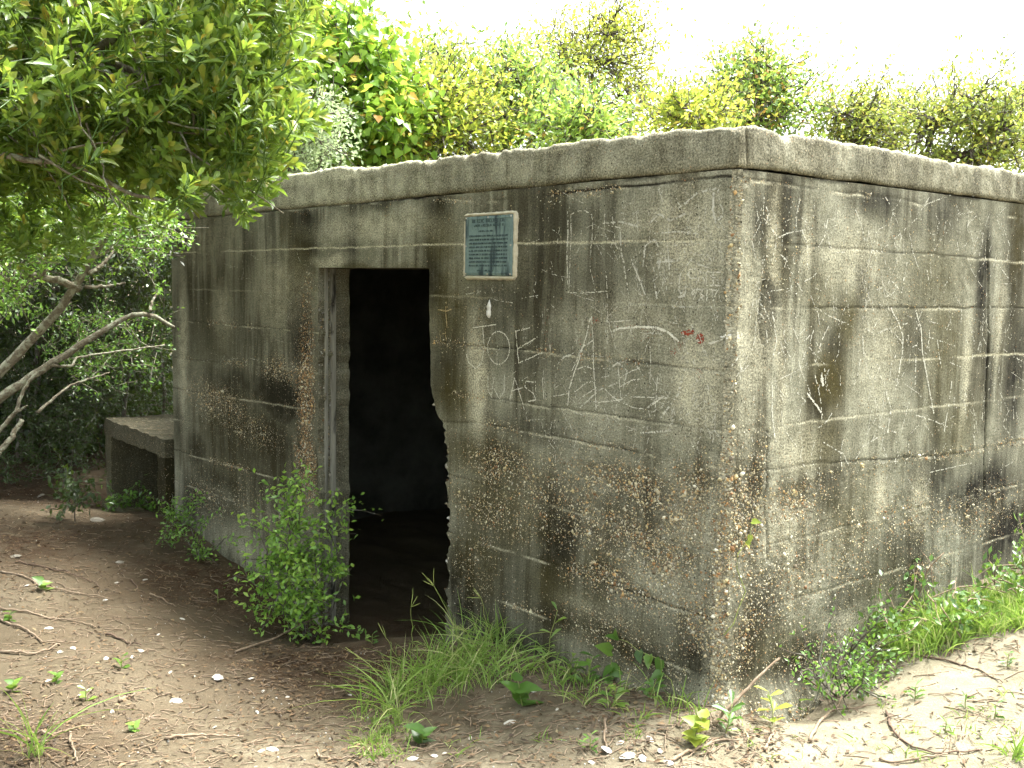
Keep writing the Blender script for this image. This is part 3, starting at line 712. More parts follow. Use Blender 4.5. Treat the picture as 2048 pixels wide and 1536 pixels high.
# --- chalk, scratches and paint left on the walls
def strokes(wall, name, lines, mat, parent, width=.0030, dens=.75, seed=1, lift=.0022):
    """lines: photo-pixel polylines; laid on the wall as broken flecks"""
    r = np.random.default_rng(seed); a = Acc(); AS, AZ_ = [], []
    for ln in lines:
        wmul = 1.0; dm = dens
        if isinstance(ln, tuple): ln, wmul, dm = ln
        P = np.array([PXF[wall](*p) for p in ln])
        seg = np.linalg.norm(np.diff(P, axis=0), axis=1); cum = np.concatenate([[0], np.cumsum(seg)])
        n = max(2, int(cum[-1] / .0042))
        u = np.linspace(0, cum[-1], n)
        s = np.interp(u, cum, P[:, 0]); z = np.interp(u, cum, P[:, 1])
        tx = np.gradient(s); tz_ = np.gradient(z); L = np.hypot(tx, tz_) + 1e-9; tx /= L; tz_ /= L
        s = s + r.normal(0, .0008, n); z = z + r.normal(0, .0008, n)
        keep = (r.random(n) < dm * (.45 + .9 * vn(u * 45, u * 0, seed)))
        s, z, tx, tz_ = s[keep], z[keep], tx[keep], tz_[keep]; n = len(s)
        if n == 0: continue
        hw = width * wmul * r.uniform(.5, 1.2, n) * .5; hl = r.uniform(.0018, .0048, n)
        cs = np.stack([s - tx * hl - tz_ * hw * r.uniform(.5, 1, n), s + tx * hl - tz_ * hw, s + tx * hl * r.uniform(.5, 1, n) + tz_ * hw, s - tx * hl + tz_ * hw], 1)
        cz = np.stack([z - tz_ * hl + tx * hw * r.uniform(.5, 1, n), z + tz_ * hl + tx * hw, z + tz_ * hl * r.uniform(.5, 1, n) - tx * hw, z - tz_ * hl - tx * hw], 1)
        AS.append(cs.ravel()); AZ_.append(cz.ravel())
    AS = np.concatenate(AS); AZ_ = np.concatenate(AZ_); d, _ = wall_fields(wall, AS, AZ_)
    a.put(wall_point(wall, AS, AZ_, d + lift), [np.arange(len(AS)).reshape(-1, 4)])
    return a.build(name, mat, parent, smooth=False)

def Z6(*p): return [(850 + x / 2.56, 350 + y / 2.56) for x, y in p]
def Z8(*p): return [(1500 + x / 3.071, 500 + y / 3.072) for x, y in p]
def ell(cx, cy, rx, ry, a0=0, a1=360, n=26): return [(cx + rx * math.cos(math.radians(t)), cy + ry * math.sin(math.radians(t))) for t in np.linspace(a0, a1, n)]
for q_, ls_ in enumerate([[Z6((250, 782), (300, 775), (365, 766)), Z6((298, 776), (306, 880), (292, 965), (262, 990), (228, 960), (215, 920))], [Z6(*ell(380, 885, 56, 84))],
        [Z6((468, 800), (472, 838), (476, 890), (484, 965)), Z6((470, 800), (540, 782)), Z6((478, 890), (585, 828)), Z6((484, 962), (600, 912))]]):
    strokes('front', 'chalk_letter', ls_, M['chalk'], front_wall, .0048, .95, 11 + q_)
for q_, ls_ in enumerate([[Z6((325, 1030), (328, 1100), (345, 1140), (356, 1040)), Z6((356, 1090), (385, 1145), (408, 1110), (410, 1030))], [Z6((438, 1150), (462, 1040), (480, 1090), (510, 1200)), Z6((445, 1105), (500, 1090))],
        [Z6((560, 1060), (520, 1055), (515, 1085), (560, 1120), (572, 1150), (530, 1160))]]):
    strokes('front', 'chalk_letter', ls_, M['chalk'], front_wall, .0040, .85, 111 + q_)
strokes('front', 'chalk_letter', [
    (Z6((852, 735), (830, 830), (785, 970), (745, 1090), (735, 1180)), 1.5, .9), Z6((858, 730), (866, 850), (870, 980), (882, 1190)), Z6((862, 850), (810, 880), (760, 1000)), Z6((790, 992), (830, 980), (862, 990))], M['chalk'], front_wall, .0042, .9, 13)
tag(strokes('front', 'chalk_scribble', [
    Z6((1000, 1040), (1050, 1010), (1110, 985)), Z6((1008, 1082), (1060, 1052), (1125, 1040)), Z6((995, 990), (1002, 1090), (1010, 1165)), Z6((1010, 1165), (1070, 1190), (1130, 1200), (1180, 1160)),
    Z6((890, 1165), (1010, 1150)), Z6((775, 1110), (830, 1065), (880, 1050)), Z6((790, 1150), (880, 1090)), Z6((650, 1135), (740, 1118)), Z6((910, 1080), (960, 1130), (1000, 1160)), Z6((1060, 1135), (1240, 1142)),
    Z6((1155, 860), (1158, 960), (1155, 1090)), Z6((1195, 1030), (1188, 1120), (1180, 1230)), Z6((1150, 1190), (1230, 1130)), Z6((605, 1020), (612, 1140)), Z6((570, 1060), (575, 1130))], M['chalk'], front_wall, .0036, .7, 14), kind='stuff')
strokes('front', 'chalk_arch', [(Z6((970, 798), (1010, 785), (1090, 778), (1180, 780), (1240, 800), (1300, 850)), 2.4, .95), Z6((960, 752), (1050, 745))], M['chalk'], front_wall, .0040, .9, 15)
tag(strokes('front', 'chalk_outline', [
    Z6((742, 595), (746, 460), (750, 320), (750, 205), (775, 186), (825, 183), (855, 205), (862, 240), (858, 330), (850, 420)), Z6((850, 470), (862, 530), (876, 588)), Z6((735, 600), (800, 605), (870, 600), (940, 595)),
    Z6((962, 200), (970, 290), (985, 370), (1025, 445)), Z6((930, 480), (938, 600), (940, 745), (958, 800), (980, 880)), Z6((925, 195), (922, 240), (950, 262), (1010, 270))], M['chalk'], front_wall, .0036, .75, 16), kind='stuff')
for q_, ls_ in enumerate([[Z6((1390, 482), (1362, 482), (1348, 505), (1358, 528), (1385, 530))], [Z6((1402, 540), (1408, 490), (1440, 560), (1442, 500))], [Z6((1448, 496), (1510, 500)), Z6((1476, 498), (1478, 550), (1470, 566)), Z6((1440, 566), (1512, 566))],
        [Z6((1368, 585), (1382, 600), (1370, 612), (1366, 600), (1382, 586))], [Z6((1395, 580), (1376, 635))], [Z6((1402, 585), (1425, 590), (1408, 605), (1430, 620), (1405, 638))], [Z6((1445, 590), (1442, 640))], [Z6((1460, 588), (1498, 590), (1475, 640))]]):
    strokes('front', 'chalk_letter', ls_, M['chalk'], front_wall, .0044, 1.0, 170 + q_)
strokes('front', 'chalk_cross', [(Z6((112, 652), (110, 700), (116, 778)), 1.3, 1.0), (Z6((72, 690), (112, 697), (140, 686)), 1.3, 1.0), (Z6((82, 790), (84, 850)), .9, .6), (Z6((84, 815), (108, 812)), .9, .6), (Z6((108, 790), (112, 840)), .9, .6)], M['ochre_chalk'], front_wall, .0052, 1.0, 18)
_r = np.random.default_rng(5)
def scatter_scratches(n, x0, x1, y0, y1, steep=.7, lmin=15, lmax=70):
    out = []
    for _ in range(n):
        x, y = _r.uniform(x0, x1), _r.uniform(y0, y1); L = _r.uniform(lmin, lmax)
        a = math.radians(_r.normal(90, 14)) if _r.random() < steep else _r.uniform(0, math.pi)
        dx, dy = math.cos(a) * L, math.sin(a) * L; b = _r.normal(0, .12) * L
        out.append(([(x, y), (x + dx * .5 + b, y + dy * .5), (x + dx, y + dy)], _r.uniform(.5, 1.0), _r.uniform(.25, .6)))
    return out
tag(strokes('front', 'chalk_scribble', [
    (Z6((735, 230), (730, 400), (735, 560)), 1.2, .7), (Z6((900, 250), (1000, 240), (1090, 262)), 1.2, .7), (Z6((1000, 260), (1010, 400), (1040, 560)), 1.1, .6), (Z6((1120, 470), (1130, 360), (1180, 330), (1210, 400), (1200, 480)), 1.2, .7), (Z6((1240, 350), (1250, 440), (1255, 510)), 1.3, .8), (Z6((1190, 445), (1300, 440)), 1.2, .7),
    (Z6((1300, 170), (1400, 90), (1490, 70)), 1.1, .7), (Z6((1480, 90), (1475, 180), (1490, 250)), 1.4, .8), (Z6(*ell(1500, 190, 26, 40)), 1.0, .6), (Z6((1140, 260), (1200, 200), (1260, 235), (1330, 200)), 1.2, .7), (Z6((1180, 300), (1300, 290), (1390, 300)), 1.1, .6), (Z6((1310, 500), (1300, 590), (1335, 625)), 1.2, .8), (Z6((1340, 560), (1330, 620), (1300, 625)), 1.2, .7),
    (Z6((1060, 430), (1095, 520), (1130, 610)), 1.1, .7), (Z6((1180, 560), (1192, 630)), 1.2, .9), (Z6((945, 1000), (990, 960), (1040, 1000), (1020, 1090)), 1.1, .7), (Z6((800, 1190), (900, 1100), (1000, 1060)), 1.1, .6), (Z6((1200, 1260), (1300, 1120), (1330, 1000)), 1.6, .5), (Z6((1110, 1320), (1260, 1310)), 1.1, .6), (Z6((640, 830), (645, 890)), 1.2, .6), (Z6((690, 960), (720, 930), (760, 920)), 1.2, .6)], M['faint_chalk'], front_wall, .0062, .9, 191), kind='stuff')
tag(strokes('front', 'scratches', scatter_scratches(170, 1080, 1445, 380, 880, .55) + scatter_scratches(110, 1270, 1445, 370, 610, .3, 8, 50) + scatter_scratches(60, 1120, 1440, 640, 860, .3, 10, 60) + scatter_scratches(22, 940, 1080, 560, 830, .6, 10, 40) + scatter_scratches(30, 380, 600, 480, 720, .5, 8, 30), M['faint_chalk'], front_wall, .0038, .7, 19), kind='stuff')
tag(strokes('side', 'scratches', [
    (Z8((480, 470), (440, 560), (405, 680)), 1.4, .7), (Z8((860, 350), (915, 450), (940, 540), (935, 650), (900, 830)), 1.6, .8), (Z8((860, 800), (870, 700), (900, 640)), 1.2, .6), (Z8((1015, 370), (1050, 480), (1060, 640), (1100, 830), (1130, 1000)), 1.5, .8),
    (Z8((1240, 810), (1225, 940), (1195, 1110)), 1.3, .7), (Z8((1375, 1040), (1380, 1200)), 1.0, .7), (Z8((790, 1150), (690, 1210), (650, 1290)), 1.2, .6), (Z8((140, 380), (165, 560), (145, 640)), 1.2, .6), (Z8((135, 830), (130, 980), (145, 1150)), 1.3, .7),
    (Z8((350, 880), (410, 960), (440, 1010)), 1.6, .8), (Z8((1100, 440), (1150, 452)), 1, .8), (Z8((565, 430), (540, 560)), 1.0, .5), (Z8((1020, 660), (1015, 850)), 1.4, .5), (Z8((1150, 560), (1170, 700)), 1.2, .5), (Z8((440, 770), (452, 840)), 3.0, 1.0),
    (Z8((840, 870), (870, 980), (850, 1120)), 2.0, .6), (Z8((690, 530), (700, 640)), 1.2, .5), (Z8((870, 190), (930, 260), (960, 80)), 1.0, .5)] + scatter_scratches(230, 1480, 2040, 380, 930, .8, 15, 90) + scatter_scratches(70, 1520, 1960, 420, 700, .4, 8, 40), M['faint_chalk'], side_wall, .0050, .7, 20), kind='stuff')

def paint_flakes(name, wall, spots, mat, parent, seed):
    r = np.random.default_rng(seed); a = Acc(); AS, AZ_ = [], []
    for cx, cy, rx, ry, n, sz in spots:
        th = r.uniform(0, 6.28, n); q = np.sqrt(r.random(n))
        for x, y in zip(cx + np.cos(th) * q * rx, cy + np.sin(th) * q * ry):
            s, z = PXF[wall](x, y); k = 6
            ph = np.arange(k) / k * 6.283 + r.uniform(0, 1); rad = sz * r.uniform(.5, 1.2, k)
            ss_, zs_ = s + np.cos(ph) * rad, z + np.sin(ph) * rad
            AS.append(ss_); AZ_.append(zs_)
    AS = np.concatenate(AS); AZ_ = np.concatenate(AZ_); d, _ = wall_fields(wall, AS, AZ_)
    d = d + .0018 + np.repeat(.0003 * r.random(len(AS) // 6), 6)
    a.put(wall_point(wall, AS, AZ_, d), [np.arange(len(AS)).reshape(-1, 6)])
    return a.build(name, mat, parent, smooth=False)
for nm, sp in enumerate([[(1376, 665, 13, 5, 36, .0038), (1401, 677, 7, 9, 38, .0038)], [(1192, 640, 8, 6, 10, .0026)], [(1165, 684, 7, 9, 7, .0024), (1180, 660, 8, 12, 5, .002)], [(1350, 705, 10, 8, 9, .0024), (1362, 690, 5, 10, 8, .002)], [(1398, 746, 6, 8, 7, .0024)], [(1255, 652, 20, 5, 8, .0022), (1290, 670, 30, 14, 6, .002)], [(1095, 650, 6, 40, 9, .002), (1100, 690, 10, 4, 6, .002)]]):
    tag(paint_flakes('red_paint_smear', 'front', sp, M['red_paint'], front_wall, 30 + nm), kind='stuff')
paint_flakes('lime_splash', 'side', [(1470, 674, 14, 7, 22, .003), (1478, 668, 8, 5, 9, .0025)], M['plaster'], side_wall, 40)

# plaster lump with two dark holes under the plaque
def lump():
    a = Acc(); s0, z0 = front_px(980, 617); n, k = 9, 14
    for i in range(n):
        pass
    u = np.linspace(0, 1, n); th = np.linspace(0, 2 * math.pi, k, endpoint=False)
    prof = np.array([(0, .0), (.35, -.0), (.75, -.35), (1.0, -.7), (.9, .0)])
    hs_ = np.linspace(-.042, .040, 12); w = .0135 * np.array([.35, .75, .95, 1, .95, .8, 1, 1, .8, .5, .25, .1])
    rows = []
    for h, ww in zip(hs_, w):
        ang = np.linspace(-math.pi / 2, math.pi / 2, 9)
        ww = ww * (1 + .12 * random.uniform(-1, 1))
        s = s0 + ww * np.sin(ang); z = np.full(9, z0 + h)
        d, _ = wall_fields('front', s, z)
        hole = .010 * (np.exp(-(((h - .012) / .005) ** 2)) + .9 * np.exp(-(((h + .004) / .004) ** 2))) * np.exp(-(ang / .45) ** 2)
        rows.append(wall_point('front', s, z, d + .001 + .013 * np.cos(ang) * (ww / .0135) - hole))
    a.put(np.array(rows).reshape(-1, 3), [grid_faces(12, 9)])
    return a
lump().build('plaster_lump', M['plaster'], front_wall)

# ------------------------------------------------------------------ plaque on the front wall
def plaque():
    s_l, z_b = front_px(932, 553); s_r, z_t = front_px(1030, 433)
    z_b = float(zz(.018)); z_t = float(zz(.312)); s_r = front_px(1029, 490)[0]; s_l = front_px(934, 490)[0]
    base = wall_point('front', (s_l + s_r) / 2, z_b - .02, 0.0)
    root = empty('wall_plaque', tuple(base))
    tag(root, 'blue-green bronze plaque bedded in cream mortar beside the doorway', 'plaque')
    dmax = float(wall_fields('front', np.array([s_l, s_r, s_l, s_r, (s_l + s_r) / 2]), np.array([z_b, z_b, z_t, z_t, (z_b + z_t) / 2]))[0].max())
    d0, d1 = dmax - .004, dmax + .010
    def P(s, z, d): return wall_point('front', s, z, d)
    def bevbox(s0, s1, z0, z1, da, db, bev):
        ring = [(s0, z0), (s1, z0), (s1, z1), (s0, z1)]
        V = [P(s, z, da) for s, z in ring] + [P(s, z, db - bev) for s, z in ring]
        inn = [(s0 + bev, z0 + bev), (s1 - bev, z0 + bev), (s1 - bev, z1 - bev), (s0 + bev, z1 - bev)]
        V += [P(s, z, db) for s, z in inn]
        q = []
        for b in (0, 4):
            for i in range(4): q.append([b + i, b + (i + 1) % 4, b + 4 + (i + 1) % 4, b + 4 + i])
        q.append([8, 9, 10, 11])
        return np.array(V), np.array(q)
    k = NM('bronze_patina'); o = k.obj(); st = k.mapping(o, (14, 14, 2.2))
    col = k.mix(k.rng(k.noise(o, 16, 5, .65), .3, .7), (0.1114, 0.1693, 0.1737), (0.1782, 0.245, 0.2361))
    col = k.mix(k.rng(k.noise(st, 1.6, 4, .6), .52, .62), col, (0.02673, 0.04455, 0.05524))
    col = k.mix(k.rng(k.noise(o, 90, 3), .55, .75, 0, .4), col, (0.04455, 0.06237, 0.06683))
    k.color(col); k.rough(.55); k.p.inputs['Metallic'].default_value = .15; k.normal(k.bump(k.noise(o, 120, 3), .3, .002))
    a = Acc(); V, q = bevbox(s_r, s_l, z_b, z_t, d0, d1, .004); a.put(V, [q]); plate = a.build('plate', k.m, root, smooth=False)
    # raised border bead
    a = Acc(); w = .004
    for (a0, a1, b0, b1) in ((s_r + .010, s_l - .010, z_b + .010, z_b + .010 + w), (s_r + .010, s_l - .010, z_t - .010 - w, z_t - .010), (s_r + .010, s_r + .010 + w, z_b + .0142, z_t - .0142), (s_l - .010 - w, s_l - .010, z_b + .0142, z_t - .0142)):
        V, q = bevbox(a0, a1, b0, b1, d1 - .001, d1 + .0025, .001); a.put(V, [q])
    a.build('raised_rim', k.m, plate, smooth=False)
    # rows of worn raised characters, too weathered to read
    kd = plain('dark_bronze', (0.0396, 0.066, 0.07128), (0.0594, 0.0891, 0.0924), 60, .6, .2)
    r = np.random.default_rng(77); W = s_l - s_r; H = z_t - z_b
    rows = [(.915, .065, .16, .84, .013), (.840, .05, .20, .80, .011), (.745, .03, .30, .60, .006)] + [(.665 - i * .062, .034, .10, .90, .0058) for i in range(9)] + [(.085, .030, .28, .62, .0055)]
    for cz, hh, x0, x1, cw in rows:
        a = Acc(); x = s_l - W * x0
        while x > s_l - W * x1:
            wlen = r.integers(2, 9)
            for _ in range(wlen):
                if x < s_l - W * x1: break
                h = H * hh * r.uniform(.75, 1.0); zc = z_b + H * cz
                c0 = x - cw * .72
                kind = r.integers(0, 4)
                bars = [(c0, x, zc - h / 2, zc - h / 2 + h * .22), (x - cw * .24, x, zc - h / 2 + h * .221, zc + h / 2 - h * .221)]
                if kind: bars.append((c0, x, zc + h / 2 - h * .22, zc + h / 2))
                if kind > 1: bars.append((c0, c0 + cw * .24, zc - h / 2 + h * .221, zc + h / 2 - h * .221))
                for (p, q_, u, v) in bars:
                    V, q = bevbox(p, q_, u, v, d1 - .001, d1 + .0018, .0004); a.put(V, [q])
                x -= cw
            x -= cw * .9
        a.build('lettering_row', kd, plate, smooth=False)
    # fixing studs
    bs = []
    for u, v in ((.03, .03), (.5, .03), (.97, .03), (.03, .5), (.97, .5), (.03, .97), (.5, .97), (.97, .97)):
        c = P(s_r + W * u, z_b + H * v, d1)
        th = np.arange(8) / 8 * 6.283
        r0 = np.array([c + EL * math.cos(t) * .0045 + np.array([0, 0, 1]) * math.sin(t) * .0045 for t in th])
        r1 = np.array([c - ER * .003 + EL * math.cos(t) * .0035 + np.array([0, 0, 1]) * math.sin(t) * .0035 for t in th])
        V = np.concatenate([r0, r1, [c - ER * .0045]])
        q = np.array([[i, (i + 1) % 8, 8 + (i + 1) % 8, 8 + i] for i in range(8)]); t3 = np.array([[8 + i, 8 + (i + 1) % 8, 16] for i in range(8)])
        mesh_np('stud', V, [q, t3], M['shell'], root, True)
    # lumpy mortar fillets round the plate
    def fillet(s0, s1, z0, z1, th, seed):
        along_s = abs(s1 - s0) > abs(z1 - z0); L = abs(s1 - s0) if along_s else abs(z1 - z0)
        n, kk = int(L / .004) + 2, 9
        u = np.linspace(0, 1, n); ang = np.linspace(0, math.pi, kk)
        wid = th * (1 + .95 * (fbm(u * L * 40, u * 0, 4, seed) - .5) + .2 * (fbm(u * L * 130, u * 0, 2, seed) - .5))
        wid *= np.clip(np.minimum(u, 1 - u) * L / .008, .35, 1)
        V = np.zeros((n, kk, 3))
        for j, t in enumerate(ang):
            lat = -math.cos(t) * wid * .5 * (1 + .1 * vn(u * L * 90, u * 0 + j, seed)); out = d0 - .004 + (.020 + .006 * (fbm(u * L * 50, u * 0 + j * .7, 3, seed + 2) - .5)) * math.sin(t)
            if along_s: V[:, j] = P(s0 + (s1 - s0) * u, z0 + lat, out)
            else: V[:, j] = P(s0 + lat, z0 + (z1 - z0) * u, out)
        a = Acc(); a.put(V.reshape(-1, 3), [grid_faces(n, kk)]); a.build('mortar_fillet', M['mortar'], root)
    fillet(s_r - .016, s_l + .006, z_t + .006, z_t + .001, .016, 1)
    fillet(s_r - .016, s_l, z_b - .009, z_b - .009, .020, 2)
    fillet(s_r - .011, s_r - .011, z_b - .012, z_t + .010, .024, 3)
    fillet(s_l + .004, s_l + .006, z_b - .004, z_t - .02, .013, 4)
plaque()

# ------------------------------------------------------------------ low concrete box against the far end
def rough_slab(name, parent, s0, s1, t0, t1, z0, z1, step=.03, seed=0, amp=.014, **at):
    a = Acc(); uvs = []
    def face(o, u, v, nu, nv, n):
        U, Vv = np.meshgrid(np.linspace(0, 1, nu), np.linspace(0, 1, nv), indexing='ij')
        p = o + U[..., None] * u + Vv[..., None] * v          # (s, t, z)
        dd = (fbm(p[..., 0] * 9 + p[..., 1] * 7, p[..., 2] * 9 + p[..., 1] * 5, 4, seed) - .5) * amp
        edge = np.minimum(np.minimum(U, 1 - U) * np.linalg.norm(u), np.minimum(Vv, 1 - Vv) * np.linalg.norm(v))
        qa, qb = p[..., 0] * 1.0 + p[..., 1] * .73, p[..., 2] + p[..., 1] * .41
        p = p + np.stack([fbm(qa * 11 + 3 * i, qb * 11 + 7 * i, 4, seed + 11 * i) - .5 for i in range(3)], -1) * amp * 1.5
        W = C0 + EL * p[..., 0:1] + ER * p[..., 1:2] + np.array([0, 0, 1.0]) * p[..., 2:3]
        k = dict(agg=.35, dark=1.0, pale=.0, olive=.35); k.update(at)  # dark puts the box's shade into its concrete colour
        a.put(W.reshape(-1, 3), [grid_faces(nu, nv)], **{q: np.full(nu * nv, float(w)) * (.5 + fbm(U.ravel() * 4, Vv.ravel() * 4, 3, seed + 5)) for q, w in k.items()})
        uvs.append(np.stack([(p[..., 0] + p[..., 1]).ravel() + 200 + seed, (p[..., 2] + p[..., 1] * .3).ravel()], 1))
    S, T, Z = np.array([s1 - s0, 0, 0]), np.array([0, t1 - t0, 0]), np.array([0, 0, z1 - z0]); o = np.array([s0, t0, z0])
    ns, nt, nz = [max(2, int(abs(x) / step) + 1) for x in (s1 - s0, t1 - t0, z1 - z0)]
    face(o, S, Z, ns, nz, (0, -1, 0)); face(o + T, S, Z, ns, nz, (0, 1, 0))
    face(o, T, Z, nt, nz, (-1, 0, 0)); face(o + S, T, Z, nt, nz, (1, 0, 0))
    face(o, S, T, ns, nt, (0, 0, -1)); face(o + Z, S, T, ns, nt, (0, 0, 1))
    return mesh_np(name, np.concatenate(a.V), a.F, M['concrete'], parent, True, {q: np.concatenate(w) for q, w in a.A.items()}, np.concatenate(uvs))
bx = empty('concrete_box', tuple(C0 + EL * 5.95 + ER * .28 + np.array([0, 0, -.4])))
tag(bx, 'low open-fronted mossy concrete box against the far end of the bunker', 'concrete box')
BS0, BS1, BT0, BT1, BZ = FRONT_L + .03, 6.62, -.06, .50, .375
rough_slab('top_slab', bx, BS0, BS1, BT0, BT1, BZ - .135, BZ, .02, 1, .02, pale=.15, agg=.7, olive=.3, dark=.75)
rough_slab('end_wall', bx, BS1 - .16, BS1 - .004, BT0 + .004, BT1 - .004, -.7, BZ - .138, .03, 2, .014, olive=.4, dark=.7, pale=.12)
rough_slab('end_wall', bx, BS0 + .004, BS0 + .16, BT0 + .006, BT1 - .004, -.7, BZ - .138, .03, 3, .014, olive=.4, dark=1.3)
rough_slab('back_wall', bx, BS0 + .163, BS1 - .163, BT1 - .16, BT1 - .006, -.7, BZ - .138, .04, 4, .01, olive=.4, dark=1.3)
rough_slab('sill', bx, BS0 - .1, BS1 - .35, BT0 - .14, BT0 - .01, -.75, -.235, .04, 6, .02, olive=.5, dark=.3)

# ------------------------------------------------------------------ ground
def W3(s, z, wall='front', off=.02):
    p = wall_point(wall, s, z, off); return p
ctrl = []
for x, y in ((375, 1050), (480, 1130), (590, 1205), (690, 1287), (800, 1275), (900, 1272), (1000, 1290), (1100, 1325), (1200, 1355), (1320, 1385), (1430, 1402)):
    s, z = front_px(x, y); ctrl.append(W3(s, z))
for x, y in ((1540, 1425), (1620, 1400), (1690, 1335), (1760, 1280), (1900, 1195), (2048, 1120)):
    s, z = side_px(x, y); ctrl.append(W3(s, z, 'side'))
def gp(x, y, z):
    r = ray(x, y); p = EYEP + r * ((z - EYE) / r[2]); return np.array([p[0], p[1], z])
ctrl += [gp(0, 1536, -.05), gp(400, 1536, -.03), gp(1024, 1536, .02), gp(1500, 1536, .05), gp(2048, 1536, .12), gp(2048, 1290, .25), gp(1850, 1420, .14), gp(0, 1000, -.22), gp(0, 1250, -.14), gp(435, 1360, -.17), gp(250, 1180, -.2), gp(700, 1400, -.18), gp(1000, 1420, -.05),
         np.array([0, 0, 0.]), np.array([-2.5, 0, 0]), np.array([2.5, .5, .1]), C0 + EL * 6.7 - ER * .1 + np.array([0, 0, -.36]), C0 + EL * 6.7 + ER * .8 + np.array([0, 0, -.3]), C0 + EL * 2.4 + ER * .6 + np.array([0, 0, -.44]), C0 + EL * 2.4 + ER * 2.0 + np.array([0, 0, -.44]),
         np.array([-7, 7, -.2]), np.array([-7, 2, -.1]), np.array([5, 5, .4]), np.array([6, 2, .3]), np.array([-8, 12, -.1]), np.array([0, 14, 0]), np.array([8, 12, .3]), np.array([0, -5, 0])]
ctrl = np.array(ctrl)
def _tps(r2): return np.where(r2 > 1e-12, r2 * np.log(r2 + 1e-12), 0) * .5
def fit_tps(P, lam=.02):
    n = len(P); K = _tps(((P[:, None, :2] - P[None, :, :2]) ** 2).sum(-1)) + lam * np.eye(n)
    Q = np.concatenate([np.ones((n, 1)), P[:, :2]], 1)
    A = np.block([[K, Q], [Q.T, np.zeros((3, 3))]]); return np.linalg.solve(A, np.concatenate([P[:, 2], np.zeros(3)]))
_w = fit_tps(ctrl)
def ground_z(x, y, rough=True):
    x = np.asarray(x, float); y = np.asarray(y, float); sh = np.broadcast(x, y).shape
    xf = np.broadcast_to(x, sh).ravel(); yf = np.broadcast_to(y, sh).ravel()
    xc = np.clip(xf, -9, 9); yc = np.clip(yf, -5, 15)
    z = np.zeros(len(xf))
    for i in range(0, len(xf), 40000):
        a = np.stack([xc[i:i + 40000], yc[i:i + 40000]], 1)
        r2 = ((a[:, None, :] - ctrl[None, :, :2]) ** 2).sum(-1)
        z[i:i + 40000] = _tps(r2) @ _w[:-3] + _w[-3] + a @ _w[-2:]
    far = np.exp(-np.maximum(np.abs(xf - xc), np.abs(yf - yc)) / 12)
    z = np.clip(z, -.6, .7) * far
    if rough:
        z = z + (fbm(xf * 1.6, yf * 1.6, 3, 101) - .5) * .06 + (fbm(xf * 9, yf * 9, 3, 102) - .5) * .022 + (fbm(xf * 30, yf * 30, 2, 103) - .5) * .007 + (fbm(xf * 4.3, yf * 4.3, 2, 104) - .5) * .034
    return z.reshape(sh)
def ground_px(x, y):
    """where the line of sight of a photo pixel meets the ground"""
    r = ray(x, y); ts = np.linspace(1.2, 14, 700); P = EYEP + r * ts[:, None]
    g = ground_z(P[:, 0], P[:, 1]); k = np.argmax(P[:, 2] < g)
    return np.array([P[k, 0], P[k, 1], g[k]])
def axis_vals(a, b, st, far, grow=1.25):
    core = np.arange(a, b + st / 2, st); lo = []; hi = []; s = st; v = a
    while v > -far: s *= grow; v -= s; lo.append(v)
    s = st; v = core[-1]
    while v < far: s *= grow; v += s; hi.append(v)
    return np.concatenate([lo[::-1], core, hi])
gx = axis_vals(-4.2, 3.4, .026, 600); gy = axis_vals(2.2, 8.5, .028, 600)
GX, GY = np.meshgrid(gx, gy, indexing='ij')
GZ = ground_z(GX, GY)
sandc = [(2048, 1400, 1.0, .9), (1850, 1430, .55, 1.0), (1650, 1500, .5, .75), (1300, 1500, .55, .5), (1000, 1500, .7, .4), (500, 1500, .7, .28), (1900, 1330, .5, .9), (1450, 1470, .4, .5)]
sandm = np.zeros_like(GX)
for x, y, rad, amp in sandc:
    p = ground_px(x, y); sandm = np.maximum(sandm, amp * np.exp(-(((GX - p[0]) ** 2 + (GY - p[1]) ** 2) / rad ** 2)))
sandm = np.maximum(sandm, .9 * sstep(1.6, 2.6, GX) * sstep(6, 3, GY))
litm = np.zeros_like(GX)
for x, y, rad, amp in ((620, 1320, .6, 1.0), (430, 1160, .8, 1), (250, 1250, .7, .4), (760, 1340, .4, .9), (60, 1080, 1.0, .9), (100, 900, 1.8, 1.0), (60, 980, 1.2, 1.0), (150, 1000, 1.0, 1.0), (40, 1480, .5, .7), (600, 1250, .5, 1), (800, 1260, .5, .8), (300, 1040, .8, .7)):
    p = ground_px(x, y); litm = np.maximum(litm, amp * np.exp(-(((GX - p[0]) ** 2 + (GY - p[1]) ** 2) / rad ** 2)))
